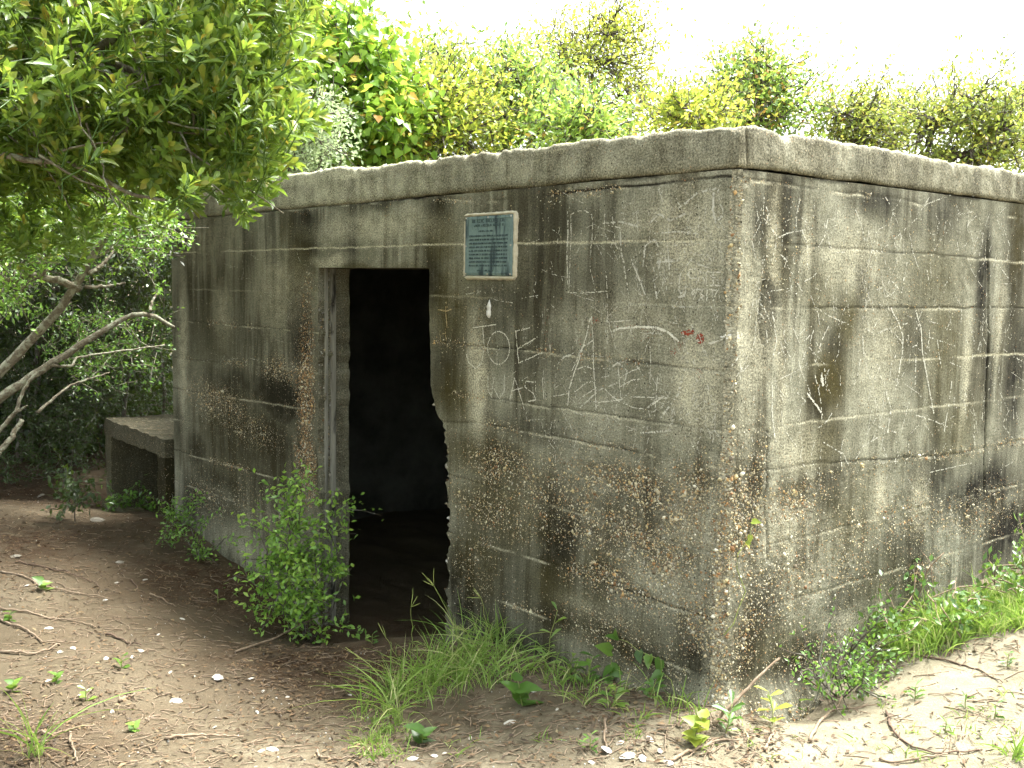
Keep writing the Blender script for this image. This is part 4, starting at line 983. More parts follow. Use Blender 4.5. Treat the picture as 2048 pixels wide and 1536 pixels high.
def ground_material():
    k = NM('sandy_soil'); p = k.pos()
    n1 = k.noise(p, 1.6, 5, .6, .3); n2 = k.noise(p, 9, 6, .65); n3 = k.noise(p, 70, 4, .7); n4 = k.noise(p, 260, 3, .7)
    soil = k.mix(k.rng(n2, .3, .7), (0.05071, 0.03996, 0.02468), (0.1159, 0.09369, 0.06105))
    soil = k.mix(k.rng(n1, .35, .65, 0, .7), soil, (0.1485, 0.1227, 0.08315))
    lit = k.math('MULTIPLY', k.attr('litter'), k.rng(k.math('ADD', n2, k.math('MULTIPLY', n3, .5)), .5, .85, .1, 1.1), True)
    soil = k.mix(lit, soil, k.mix(k.rng(n3, .35, .65), (0.0297, 0.01848, 0.01056), (0.0693, 0.0396, 0.02112)))
    sand = k.mix(k.rng(n2, .3, .7), (.165, .146, .100), (.235, .210, .150))
    sand = k.mix(k.rng(n3, .52, .72, 0, .45), sand, (0.1122, 0.0891, 0.0594))
    sf = k.rng(k.math('ADD', k.attr('sand'), k.math('MULTIPLY', k.math('SUBTRACT', n2, .5), .75)), .22, .78)
    col = k.mix(sf, soil, sand)
    col = k.mix(k.rng(n4, .60, .72, 0, .75), col, (0.0297, 0.0231, 0.01584))
    col = k.mix(k.rng(k.noise(p, 190, 3, .6), .66, .74, 0, .6), col, (0.33, 0.3036, 0.2508))
    k.color(col); k.rough(.95); k.p.inputs['Specular IOR Level'].default_value = .1
    h = k.math('ADD', k.math('MULTIPLY', n3, .8), k.math('MULTIPLY', n4, .35))
    k.normal(k.bump(h, .8, .012)); return k.m
ground = mesh_np('ground', np.stack([GX, GY, GZ], -1).reshape(-1, 3), [grid_faces(len(gx), len(gy))], ground_material(), None, True, {'sand': sandm.ravel(), 'litter': litm.ravel()})
tag(ground, kind='structure')

# ------------------------------------------------------------------ leaf and plant helpers
T_LAU = (np.array([(0, 0, 0), (.38, .62, .06), (.36, 0, -.02), (.38, -.62, .06), (.74, .95, .05), (.72, 0, -.04), (.74, -.95, .05), (1.0, 0, -.10)]) * np.array([1, .5, 1]),
         [np.array([(0, 2, 1), (0, 3, 2), (4, 5, 7), (5, 6, 7)]), np.array([(1, 2, 5, 4), (2, 3, 6, 5)])])
T_SML = (np.array([(0, 0, 0), (.5, .5, .08), (1, 0, -.04), (.5, -.5, .08), (.5, 0, 0)]), [np.array([(0, 4, 1), (0, 3, 4), (1, 4, 2), (4, 3, 2)])])
T_HRT = (np.array([(0, 0, 0), (-.12, .3, .03), (.2, .52, .07), (.62, .30, .03), (1, 0, -.10), (.62, -.30, .03), (.2, -.52, .07), (-.12, -.3, .03), (.35, 0, -.03)]),
         [np.array([(8, 1, 0), (8, 2, 1), (8, 3, 2), (8, 4, 3), (8, 5, 4), (8, 6, 5), (8, 7, 6), (8, 0, 7)])])
T_QD = (np.array([(0, 0, 0), (.5, .5, .06), (1, 0, 0), (.5, -.5, .06)]), [np.array([(0, 3, 2), (0, 2, 1)])])

def norm(v): return v / (np.linalg.norm(v, axis=-1, keepdims=True) + 1e-9)
def leaves_into(acc, P, axis, nrm, length, width, tint, tpl):
    P = np.asarray(P, float); n = len(P)
    if n == 0: return
    axis = norm(np.asarray(axis, float)); side = norm(np.cross(nrm, axis)); up = np.cross(axis, side)
    TV, TF = tpl; k = len(TV)
    L = np.broadcast_to(length, (n,))[:, None, None]; Wd = np.broadcast_to(width, (n,))[:, None, None]
    V = P[:, None] + TV[None, :, 0:1] * axis[:, None] * L + TV[None, :, 1:2] * side[:, None] * Wd + TV[None, :, 2:3] * up[:, None] * L
    acc.put(V.reshape(-1, 3), [(f[None] + (np.arange(n) * k)[:, None, None]).reshape(-1, f.shape[1]) for f in TF], tint=np.repeat(np.broadcast_to(tint, (n,)), k))

def in_poly(x, y, poly):
    x = np.asarray(x); y = np.asarray(y); c = np.zeros(x.shape, bool); n = len(poly)
    for i in range(n):
        x0, y0 = poly[i]; x1, y1 = poly[(i + 1) % n]
        t = ((y0 > y) != (y1 > y)) & (x < (x1 - x0) * (y - y0) / (y1 - y0 + 1e-9) + x0); c ^= t
    return c

G = {}
G['laurel'] = leaf_material('laurel_leaf', [(0, (.030, .075, .012)), (.35, (.085, .165, .024)), (.7, (.175, .265, .036)), (.9, (.31, .31, .05)), (1, (.40, .23, .04))], .45, .36)
G['yaupon'] = leaf_material('yaupon_leaf', [(0, (0.0345, 0.07906, 0.01725)), (.5, (0.1006, 0.2156, 0.0345)), (.85, (0.2156, 0.4025, 0.0575)), (1, (0.345, 0.5175, 0.08625))], .38, .36)
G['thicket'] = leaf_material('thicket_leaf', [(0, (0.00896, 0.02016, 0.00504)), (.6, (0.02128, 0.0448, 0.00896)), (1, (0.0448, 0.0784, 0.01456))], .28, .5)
G['vine'] = leaf_material('vine_leaf', [(0, (0.07015, 0.1552, 0.03105)), (.5, (0.1863, 0.3576, 0.04715)), (.85, (0.3415, 0.5278, 0.0782)), (.94, (0.652, 0.5589, 0.09315)), (1, (0.6992, 0.3105, 0.0782))], .55, .42, (0.483, 0.6325, 0.0575))
G['tree'] = leaf_material('tree_leaf', [(0, (0.06125, 0.14, 0.04375)), (.5, (0.1575, 0.2975, 0.07)), (.85, (0.3325, 0.4725, 0.105)), (.93, (0.595, 0.525, 0.1225)), (1, (0.735, 0.2975, 0.1225))], .55, .42, (0.525, 0.65, 0.075))
G['silver'] = leaf_material('silvery_leaf', [(0, (0.100, 0.150, 0.075)), (.5, (0.237, 0.325, 0.175)), (1, (0.450, 0.525, 0.325))], .55, .5, (.4, .5, .2))
G['gold'] = leaf_material('yellow_green_leaf', [(0, (0.1092, 0.1872, 0.0312)), (.5, (0.2808, 0.3744, 0.0624)), (.85, (0.4992, 0.5304, 0.0936)), (1, (0.744, 0.5304, 0.1248))], .55, .42, (0.6, 0.6, 0.06))
G['oak'] = leaf_material('olive_leaf', [(0, (0.05535, 0.0999, 0.027)), (.5, (0.1553, 0.2282, 0.05535)), (.85, (0.3281, 0.3645, 0.08235)), (1, (0.5832, 0.401, 0.1094))], .55, .42, (0.54, 0.6075, 0.081))
G['grass'] = leaf_material('grass_blade', [(0, (0.08471, 0.1647, 0.02668)), (.5, (0.1883, 0.3185, 0.05335)), (.8, (0.3201, 0.4393, 0.1067)), (1, (0.4708, 0.4613, 0.2134))], .35, .5)
G['weed'] = leaf_material('weed_leaf', [(0, (0.03312, 0.0828, 0.01656)), (.5, (0.0828, 0.1766, 0.0276)), (1, (0.2208, 0.3312, 0.0552))], .35, .4)
G['litter'] = leaf_material('dead_leaf', [(0, (0.0315, 0.02058, 0.01232)), (.4, (0.0756, 0.04557, 0.0231)), (.7, (0.1449, 0.08453, 0.0385)), (.9, (0.2142, 0.1617, 0.0847)), (1, (0.2835, 0.2646, 0.1694))], .1, .8, (0.189, 0.0735, 0.0154))

def part_tube(name, pts, radii, sides, mat, parent):
    V, f = tube(pts, radii, sides); return mesh_np(name, V, f, mat, parent)

# ------------------------------------------------------------------ trees beyond the bunker
def make_tree(name, label, cat, px_base, depth, blobs_px, mat, leaf=.07, wid=.45, clumps=60, per=60, spread=.22, seed=0, tpl=T_SML, bark='bark_dark', trunk_r=.06, group=None, droop=0.0, tint_mu=.5, fill=.75, hot=.04):
    """blobs_px: crown masses as photo boxes (x0, y0, x1, y1[, depth offset]); each becomes an ellipsoid of real depth"""
    r = np.random.default_rng(seed)
    b0 = at_depth(px_base, 700, depth); base = np.array([b0[0], b0[1], 0.0]); base[2] = float(ground_z(base[0], base[1])) - .05
    root = empty(name, tuple(base)); tag(root, label, cat, group)
    E = []
    for bb in blobs_px:
        x0, y0, x1, y1 = bb[:4]; dd = depth + (bb[4] if len(bb) > 4 else 0)
        c = at_depth((x0 + x1) / 2, (y0 + y1) / 2, dd); rx = (x1 - x0) / 2 / F_PX * dd; rz = (y1 - y0) / 2 / F_PX * dd
        E.append((c, np.array([rx, max(.5, .8 * (rx + rz) / 2), rz])))
    nE = len(E)
    for c, rad in list(E):
        for _ in range(4):
            v = norm(r.normal(0, 1, 3)); v[2] = abs(v[2]) * .8 - .1
            E.append((c + v * rad * r.uniform(.7, 1.0), rad * r.uniform(.28, .48)))
    wts = np.array([np.prod(e[1]) ** (2 / 3) for e in E]); wts /= wts.sum()
    tr = Acc(); cr = Acc()
    top = max(E, key=lambda e: e[0][2])[0]
    n_tr = 12; main = wig(base, np.array([E[0][0][0], E[0][0][1], E[0][0][2]]), n_tr, .10, seed + 1)
    part_tube('trunk', main, np.linspace(trunk_r, trunk_r * .35, n_tr), 7, M[bark], root)
    for e in E[1:nE]:
        st = main[r.integers(3, n_tr - 2)]; w = wig(st, e[0], 9, .12, r.integers(1 << 30)); part_tube('limb', w, np.linspace(trunk_r * .5, trunk_r * .2, 9), 6, M[bark], root)
    for i in range(clumps):
        e = E[r.choice(len(E), p=wts)]
        v = norm(r.normal(0, 1, 3)); q = r.uniform(fill * .5, 1.08) ** .6
        c = e[0] + v * e[1] * q
        # supporting twig
        inner = e[0] + (c - e[0]) * .15
        w = wig(inner, c, 6, .14, r.integers(1 << 30)); V, f = tube(w, np.linspace(trunk_r * .22, .006, 6), 4, False); tr.put(V, f)
        n = int(per * r.uniform(.35, 1.15)); sp = spread * r.uniform(.8, 1.6)
        P = c + r.normal(0, 1, (n, 3)) * np.array([sp, sp, sp * .75]) * .62
        for _ in range(2):
            tip = c + norm(r.normal(0, 1, 3) + v * .8 + np.array([0, 0, .4])) * sp * 1.5
            V, f = tube(wig(c, tip, 5, .15, r.integers(1 << 30)), np.linspace(.006, .003, 5), 3, False); tr.put(V, f)
            k = n // 6; tt = r.random(k)[:, None]; P = np.concatenate([P, c + (tip - c) * tt + r.normal(0, .03, (k, 3))])
        n = len(P)
        ax = norm(v * .6 + r.normal(0, .75, (n, 3)) + np.array([0, 0, .15 - droop]))
        nr = norm(r.normal(0, .6, (n, 3)) + np.array([0, -.25, 1.0]))
        tint = np.clip(r.normal(tint_mu + r.normal(0, .12), .16, n), 0, .88); tint = np.where(r.random(n) < hot * r.uniform(0, 2.5), r.uniform(.9, 1, n), tint)
        leaves_into(cr, P, ax, nr, leaf * r.uniform(.6, 1.25, n), leaf * wid * r.uniform(.8, 1.2, n), tint, tpl)
    tag(tr.build('twigs', M[bark], root), kind='stuff'); cr.build('crown', G[mat], root)
    return root

TB = 'trees standing beyond the bunker'
make_tree('vine_draped_tree', 'bright green tree draped in broad vine leaves above the roof slab', 'tree', 690, 9.5, [(600, 40, 790, 330), (590, 180, 720, 400), (690, 170, 830, 330), (600, 110, 680, 260)], 'vine', .088, .85, 130, 52, .26, 1, T_HRT, group=TB, droop=.6, tint_mu=.55, hot=.07)
make_tree('slender_tree', 'small dark-leaved treetop poking above the vine-draped tree', 'tree', 630, 12.5, [(590, 40, 690, 130), (600, 100, 760, 260)], 'tree', .07, .5, 40, 40, .22, 2, group=TB, tint_mu=.3)
make_tree('silvery_shrub', 'pale silvery small-leaved shrub between laurel and roof slab', 'shrub', 590, 8.3, [(540, 210, 690, 330), (500, 290, 640, 390)], 'silver', .045, .55, 60, 75, .17, 3, group=TB, tint_mu=.6)
make_tree('leafy_tree', 'yellow-green scrubby tree behind the middle of the roof slab', 'tree', 900, 10.0, [(790, 100, 960, 330), (830, 170, 1010, 360), (780, 200, 900, 360)], 'gold', .065, .5, 130, 60, .26, 4, group=TB, tint_mu=.45, hot=.06)
make_tree('leafy_tree', 'mid-green tree with a spiky top left of the tall sparse tree', 'tree', 1040, 11.0, [(930, 105, 1090, 320), (980, 160, 1160, 340), (850, 85, 900, 125)], 'tree', .085, .42, 130, 55, .27, 5, group=TB, tint_mu=.55)
make_tree('sparse_tree', 'tall sparse lime-green tree with sky showing through its crown', 'tree', 1180, 13.0, [(1050, 40, 1310, 200), (1150, 0, 1290, 120), (1180, 150, 1310, 280), (1060, 90, 1200, 260)], 'gold', .072, .5, 190, 30, .30, 6, group=TB, tint_mu=.6, fill=.9, hot=.02)
make_tree('leafy_tree', 'green undergrowth tree at the foot of the tall sparse tree', 'tree', 1190, 9.8, [(1080, 200, 1200, 330), (1150, 220, 1290, 300)], 'tree', .075, .45, 70, 50, .22, 7, group=TB, tint_mu=.6)
make_tree('rounded_shrub', 'low green and yellow shrub peeping over the slab left of its corner', 'shrub', 1370, 9.0, [(1300, 200, 1450, 280), (1360, 190, 1470, 270)], 'gold', .06, .5, 55, 50, .17, 8, group=TB, tint_mu=.4, hot=.08)
make_tree('reddening_tree', 'tree with pinkish red leaves behind the near corner of the roof', 'tree', 1530, 10.5, [(1440, 100, 1580, 240), (1480, 140, 1640, 270), (1450, 190, 1560, 290)], 'tree', .065, .5, 120, 50, .25, 9, group=TB, tint_mu=.5, hot=.16, fill=.85)
make_tree('leafy_tree', 'thin light-green tree between the reddening tree and the olive oak', 'tree', 1710, 10.5, [(1640, 190, 1800, 300), (1660, 230, 1830, 330), (1760, 200, 1840, 300)], 'oak', .055, .5, 110, 48, .24, 10, group=TB, tint_mu=.65, fill=.9)
make_tree('oak_tree', 'olive oak with visible dark limbs at the right of the roof', 'tree', 1900, 9.5, [(1880, 130, 2000, 280), (1800, 190, 1930, 320), (1930, 200, 2050, 330), (1850, 260, 2048, 350)], 'oak', .055, .5, 120, 62, .19, 11, group=TB, tint_mu=.62, trunk_r=.08, hot=.05)
make_tree('leafy_tree', 'half-seen tree cut by the right edge of the picture', 'tree', 2090, 10.5, [(2010, 180, 2180, 330), (2030, 240, 2200, 380)], 'oak', .06, .5, 70, 50, .22, 12, group=TB, tint_mu=.55)

# ------------------------------------------------------------------ thicket on the left
def twiggy(acc, pts_px, d0, d1, r0, r1, sides=7, n=26, amp=.012):
    """a stem through photo points, running from depth d0 to d1"""
    P = np.array([at_depth(x, y, d0 + (d1 - d0) * i / (len(pts_px) - 1)) for i, (x, y) in enumerate(pts_px)])
    cum = np.concatenate([[0], np.cumsum(np.linalg.norm(np.diff(P, axis=0), axis=1))]); u = np.linspace(0, cum[-1], n)
    Q = np.stack([np.interp(u, cum, P[:, i]) for i in range(3)], 1)
    for _ in range(2): Q[1:-1] = (Q[:-2] + 2 * Q[1:-1] + Q[2:]) / 4
    Q[1:-1] += rng.normal(0, amp, (n - 2, 3)) * np.clip(r0 * 12, .15, 1)
    if isinstance(acc, list): acc.append((Q, np.linspace(r0, r1, n), sides))
    else: V, f = tube(Q, np.linspace(r0, r1, n), sides); acc.put(V, f)
    return Q

def yaupon_bush(name, label, stems, leaf_polys, seed, cat='shrub', mat='yaupon', leaf=.028, group=None, tint_mu=.5, twigs=True, bark='bark_pale'):
    """stems: (points, depth0, depth1, r0, r1); leaf_polys: (polygon, depth0, depth1, sprigs)"""
    r = np.random.default_rng(seed)
    tr = Acc(); cr = Acc(); first = None
    sl = []
    for st in stems:
        Q = twiggy(sl, *st)
        if first is None: first = Q[0]
    base = np.array([first[0], first[1], float(ground_z(first[0], first[1]))])
    root = empty(name, tuple(base)); tag(root, label, cat, group)
    for Q, rad, sd_ in sl:
        g0 = float(ground_z(Q[0, 0], Q[0, 1]))
        if Q[0, 2] > g0 + .03 and Q[0, 2] <= first[2] + .35 and rad[0] > .0125:
            ext = wig(np.array([Q[0, 0] - .06 * (Q[0, 2] - g0), Q[0, 1], g0 - .04]), Q[0], 8, .04, 5)[:-1]
            rad = np.concatenate([np.linspace(rad[0] * 1.3, rad[0], len(ext)), rad]); Q = np.concatenate([ext, Q])
        part_tube('stem', Q, rad, sd_, M[bark], root)
    for poly, d0, d1, ns in leaf_polys:
        pl = np.array(poly); k = 0; tries = 0
        while k < ns and tries < ns * 30:
            tries += 1
            x = r.uniform(pl[:, 0].min(), pl[:, 0].max()); y = r.uniform(pl[:, 1].min(), pl[:, 1].max())
            if not in_poly(np.array([x]), np.array([y]), poly)[0]: continue
            k += 1; d = r.uniform(d0, d1); c = at_depth(x, y, d)
            a = norm(r.normal(0, .6, 3) + np.array([.25, -.2, .35])); L = r.uniform(.12, .28)
            w = wig(c, c + a * L, 5, .12, r.integers(1 << 30))
            if twigs: V, f = tube(w, np.linspace(.0035, .0014, 5), 3, False); tr.put(V, f)
            n = r.integers(14, 26); t = r.random(n)
            P = c + a * L * t[:, None] + r.normal(0, .022, (n, 3))
            ax = norm(a * .5 + r.normal(0, .7, (n, 3))); nr = norm(r.normal(0, .6, (n, 3)) + np.array([0, -.3, 1.]))
            tint = np.clip(r.normal(tint_mu + r.normal(0, .1), .15, n), 0, 1)
            leaves_into(cr, P, ax, nr, leaf * r.uniform(.7, 1.3, n), leaf * .5 * r.uniform(.8, 1.2, n), tint, T_SML)
    tag(tr.build('twigs', M[bark], root), kind='stuff'); cr.build('foliage', G[mat], root)
    return root

TL = 'shrubs of the thicket left of the bunker'
yaupon_bush('yaupon_shrub', 'shrub with thick pale lichen-mottled leaning trunk and small bright leaves', [
    ([(-160, 930), (0, 745), (80, 660), (150, 585), (168, 540), (215, 470), (260, 380), (290, 280)], 4.9, 4.9, .028, .013), ([(160, 580), (120, 560), (75, 555), (60, 545), (20, 562), (-30, 560)], 4.9, 4.8, .020, .010),
    ([(84, 552), (95, 500), (110, 440)], 4.85, 4.8, .02, .012), ([(170, 575), (215, 572), (250, 566)], 4.9, 5.1, .009, .005), ([(178, 548), (205, 530), (230, 500)], 4.9, 5.0, .012, .006)],
    [([(180, 400), (330, 410), (362, 480), (300, 520), (250, 500), (180, 520), (150, 450)], 4.6, 5.6, 120), ([(0, 540), (60, 560), (40, 620), (0, 640)], 4.3, 4.7, 16), ([(-100, 380), (180, 400), (180, 520), (60, 560), (-100, 580)], 4.4, 6.0, 150)], 21, group=TL, tint_mu=.62)
yaupon_bush('yaupon_shrub', 'shrub with long thin pale stem arching down to the left edge', [
    ([(-200, 930), (0, 798), (60, 752), (140, 705), (190, 670), (240, 637), (300, 622), (325, 632), (348, 655)], 5.2, 5.6, .032, .010), ([(-60, 900), (0, 860), (34, 822), (42, 790), (60, 760), (75, 745)], 5.1, 5.2, .014, .008),
    ([(300, 622), (305, 600), (320, 580)], 5.5, 5.6, .009, .005), ([(104, 730), (146, 733), (150, 715), (240, 702), (330, 690)], 5.3, 5.8, .008, .004), ([(30, 825), (55, 812)], 5.1, 5.1, .008, .004), ([(75, 825), (110, 795), (140, 770), (220, 745)], 5.4, 5.7, .009, .004), ([(-20, 925), (20, 880), (44, 840)], 5.0, 5.1, .016, .012)],
    [([(60, 620), (330, 640), (320, 760), (120, 780)], 6.0, 7.8, 110)], 22, group=TL, tint_mu=.35)
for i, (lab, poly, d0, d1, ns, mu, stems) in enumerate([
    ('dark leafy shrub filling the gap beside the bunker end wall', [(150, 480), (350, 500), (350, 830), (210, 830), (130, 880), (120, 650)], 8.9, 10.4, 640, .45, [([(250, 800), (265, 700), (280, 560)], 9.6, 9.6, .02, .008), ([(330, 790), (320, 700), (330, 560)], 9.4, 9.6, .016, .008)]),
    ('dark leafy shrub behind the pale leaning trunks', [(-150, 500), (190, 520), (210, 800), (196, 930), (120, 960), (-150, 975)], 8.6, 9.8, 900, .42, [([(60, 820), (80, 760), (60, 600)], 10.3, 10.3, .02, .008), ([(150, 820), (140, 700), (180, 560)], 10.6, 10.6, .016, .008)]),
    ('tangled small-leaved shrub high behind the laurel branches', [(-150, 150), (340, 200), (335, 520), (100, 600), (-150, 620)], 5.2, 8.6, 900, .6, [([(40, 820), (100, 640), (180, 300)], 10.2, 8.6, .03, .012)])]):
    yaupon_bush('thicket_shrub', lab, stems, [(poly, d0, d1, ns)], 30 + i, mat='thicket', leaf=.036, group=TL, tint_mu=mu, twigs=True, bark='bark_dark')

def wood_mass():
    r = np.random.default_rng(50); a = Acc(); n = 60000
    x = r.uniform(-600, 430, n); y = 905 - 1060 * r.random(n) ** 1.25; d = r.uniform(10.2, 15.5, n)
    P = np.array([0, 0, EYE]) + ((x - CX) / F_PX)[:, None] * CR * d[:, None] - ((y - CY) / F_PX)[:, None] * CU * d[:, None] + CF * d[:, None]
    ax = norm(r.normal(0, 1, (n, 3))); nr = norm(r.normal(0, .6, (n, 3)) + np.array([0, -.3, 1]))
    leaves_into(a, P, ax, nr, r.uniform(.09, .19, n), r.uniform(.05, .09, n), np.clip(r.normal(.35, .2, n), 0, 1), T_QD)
    n = 15000; P = np.stack([r.uniform(-10, -2.3, n), r.uniform(5.4, 15, n), r.uniform(3.2, 4.9, n)], 1)  # loose leaf layer added overhead to cast shade on the left
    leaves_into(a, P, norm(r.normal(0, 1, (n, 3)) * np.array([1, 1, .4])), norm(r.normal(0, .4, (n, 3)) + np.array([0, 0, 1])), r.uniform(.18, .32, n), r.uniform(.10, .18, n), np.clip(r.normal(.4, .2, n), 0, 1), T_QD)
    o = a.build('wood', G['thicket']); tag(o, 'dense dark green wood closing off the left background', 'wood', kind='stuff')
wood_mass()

# ------------------------------------------------------------------ laurel tree overhanging from the left
def laurel():
    r = np.random.default_rng(60)
    base = np.array([-3.1, 3.6, float(ground_z(-3.1, 3.6))])
    root = empty('laurel_tree', tuple(base)); tag(root, 'overhanging laurel with glossy oblong leaves and bronze shoot tips at upper left', 'tree')
    tr = Acc()
    def limb(pts, d0, d1, r0, r1, n=22):
        q = []; twiggy(q, pts, d0, d1, r0, r1, 7, n, .01); part_tube('limb', *q[0], M['bark_pale'], root)
    part_tube('trunk', wig(base, at_depth(-160, 240, 3.7), 12, .05, 3), np.linspace(.09, .055, 12), 9, M['bark_pale'], root)
    limb([(-160, 240), (-30, 190), (15, 130), (25, 95), (60, 98), (140, 95), (190, 110), (205, 150)], 3.7, 3.4, .050, .020)
    limb([(12, 130), (8, 80), (20, 20), (0, -60)], 3.6, 3.5, .03, .02)
    limb([(140, 92), (200, 100), (240, 60), (330, 20), (420, -40)], 3.45, 3.3, .018, .008)
    limb([(190, 120), (235, 170), (252, 210), (255, 265)], 3.4, 3.3, .014, .006)
    limb([(-20, 215), (60, 195), (105, 170), (160, 158), (200, 150)], 3.5, 3.3, .010, .005)
    limb([(0, 150), (20, 180), (35, 190)], 3.5, 3.5, .008, .004)
    limb([(200, 110), (300, 160), (380, 230), (450, 330), (500, 400)], 3.4, 3.6, .014, .005)
    limb([(300, 160), (420, 170), (520, 150), (580, 110)], 3.4, 3.7, .011, .004)
    limb([(380, 230), (480, 250), (560, 270), (610, 270)], 3.5, 3.7, .009, .004)
    limb([(-40, 300), (60, 320), (160, 330), (260, 390), (330, 400)], 3.4, 3.3, .012, .005)
    limb([(330, 20), (440, 40), (540, 30), (590, 20)], 3.4, 3.8, .010, .004)
    limb([(120, 330), (60, 260), (30, 210)], 3.3, 3.4, .006, .004)
    for _ in range(70):                                  # fine bare twigs inside the crown
        x, y = r.uniform(0, 400), r.uniform(20, 330); d = r.uniform(3.1, 4.2); c = at_depth(x, y, d)
        V, f = tube(wig(c, c + norm(r.normal(0, .5, 3) + np.array([.6, 0, -.2])) * r.uniform(.15, .4), 6, .12, r.integers(1 << 30)), np.linspace(.004, .0018, 6), 4, False); tr.put(V, f)
    tag(tr.build('twigs', M['bark_pale'], root), kind='stuff')
    def sprig_arrays(acc, c, a, size, rr, warm):
        n = rr.integers(11, 17); L = .058 * size
        t = np.sort(rr.random(n)); ph = np.arange(n) * 2.4 + rr.uniform(0, 6)
        h = norm(np.cross(a, np.array([.3, .2, .9]))); b = np.cross(a, h)
        open_ = np.interp(t, [0, 1], [1.15, .35]) + rr.normal(0, .12, n)
        dirs = np.cos(open_)[:, None] * a + np.sin(open_)[:, None] * (np.cos(ph)[:, None] * h + np.sin(ph)[:, None] * b)
        P = c + a * (t * .085 * size)[:, None] + rr.normal(0, .006, (n, 3))
        nr = norm(a * 1.0 - dirs * .3 + rr.normal(0, .2, (n, 3)))
        tint = np.clip(rr.normal(.52, .14, n) + (t > .62) * warm * rr.uniform(.12, .42, n), 0, 1)
        leaves_into(acc, P, dirs, nr, L * rr.uniform(.55, 1.25, n) * np.interp(t, [0, 1], [1.05, .75]), L * .29 * rr.uniform(.85, 1.15, n), tint, T_LAU)
    poly = [(-260, -200), (640, -200), (590, 0), (605, 60), (600, 130), (560, 180), (575, 225), (618, 268), (560, 300), (530, 345), (520, 400), (515, 430), (450, 425), (410, 405), (375, 410), (350, 430), (330, 470), (250, 440), (200, 470), (120, 540), (60, 520), (-260, 600)]
    spots = []
    while len(spots) < 3300:
        x, y = r.uniform(-260, 640), r.uniform(-200, 600)
        if not in_poly(np.array([x]), np.array([y]), poly)[0]: continue
        if y > 380 and x < 340 and r.random() < .45: continue
        g = vn(x / 75, y / 60, 3)
        if g < .30 and r.random() < .75: continue
        dep = 3.55 + (g - .5) * .9 + r.normal(0, .25) - .10 * (x > 350) + .55 * max(0, min(1, (y - 330) / 120)) * (x < 340)
        spots.append((dep, x, y))
    spots.sort(key=lambda q: q[0] if -30 < q[1] < 640 and -30 < q[2] else 99)
    meshes = []
    for k in range(6):                                   # six sprigs of leaves, shared by the nearest shoots
        a = Acc(); sprig_arrays(a, np.zeros(3), np.array([0, 0, 1.0]), 1.0, np.random.default_rng(80 + k), [.2, .5, .9, 1.0, .6, .8][k])
        V, f = tube(np.array([[0, 0, -.05], [0.004, 0, .0], [0, 0, .085]]), [.0025, .002, .001], 4, False); a.put(V, f, tint=np.full(len(V), .25))
        o = a.build('leaf_sprig', G['laurel'], None, link=False); meshes.append(o.data); bpy.data.objects.remove(o)
    rest = Acc()
    for i, (dep, x, y) in enumerate(spots):
        c = at_depth(x, y, dep); a = norm(np.array([.45, -.25, .55]) + r.normal(0, .38, 3)); sz = r.uniform(.8, 1.25)
        if i < 270:
            o = bpy.data.objects.new('leaf_sprig', meshes[r.integers(6)]); add(o, root)
            q = Vector(a).to_track_quat('Z', 'Y')
            o.matrix_local = Matrix.Translation(Vector(c - base)) @ q.to_matrix().to_4x4() @ Matrix.Rotation(r.uniform(0, 6.28), 4, 'Z') @ Matrix.Scale(sz, 4)
        else:
            sprig_arrays(rest, c, a, sz, r, r.uniform(0, .8) if y < 350 else .2)
    for _ in range(1300):                                 # the rest of its crown, added overhead to shade the ground at left
        c = np.array([r.uniform(-5.2, -1.7), r.uniform(4.3, 8.6), r.uniform(2.9, 4.4)])
        if (c[0] + 3.4) ** 2 / 3.6 + (c[1] - 6.4) ** 2 / 5 > 1.0: continue
        sprig_arrays(rest, c, norm(np.array([.2, -.1, .6]) + r.normal(0, .4, 3)), 1.7, r, .4)
    o = rest.build('foliage', G['laurel'], root); tag(o, kind='stuff')
laurel()

# ------------------------------------------------------------------ plants at the foot of the walls
def depth_of(p): return float((np.asarray(p) - EYEP) @ CF)
def many_ground(x, y):
    x = np.asarray(x, float); y = np.asarray(y, float)
    R = ((x - CX) / F_PX)[:, None] * CR - ((y - CY) / F_PX)[:, None] * CU + CF
    t = -EYE / R[:, 2]
    for _ in range(8):
        P = EYEP + R * t[:, None]; t = .5 * t + .5 * (ground_z(P[:, 0], P[:, 1]) - EYE) / R[:, 2]
    P = EYEP + R * t[:, None]; P[:, 2] = ground_z(P[:, 0], P[:, 1]); return P
def sample_px(poly, n, r):
    pl = np.array(poly); xs = []; ys = []
    while len(xs) < n:
        x = r.uniform(pl[:, 0].min(), pl[:, 0].max(), n); y = r.uniform(pl[:, 1].min(), pl[:, 1].max(), n); k = in_poly(x, y, poly)
        xs += list(x[k]); ys += list(y[k])
    return np.array(xs[:n]), np.array(ys[:n])

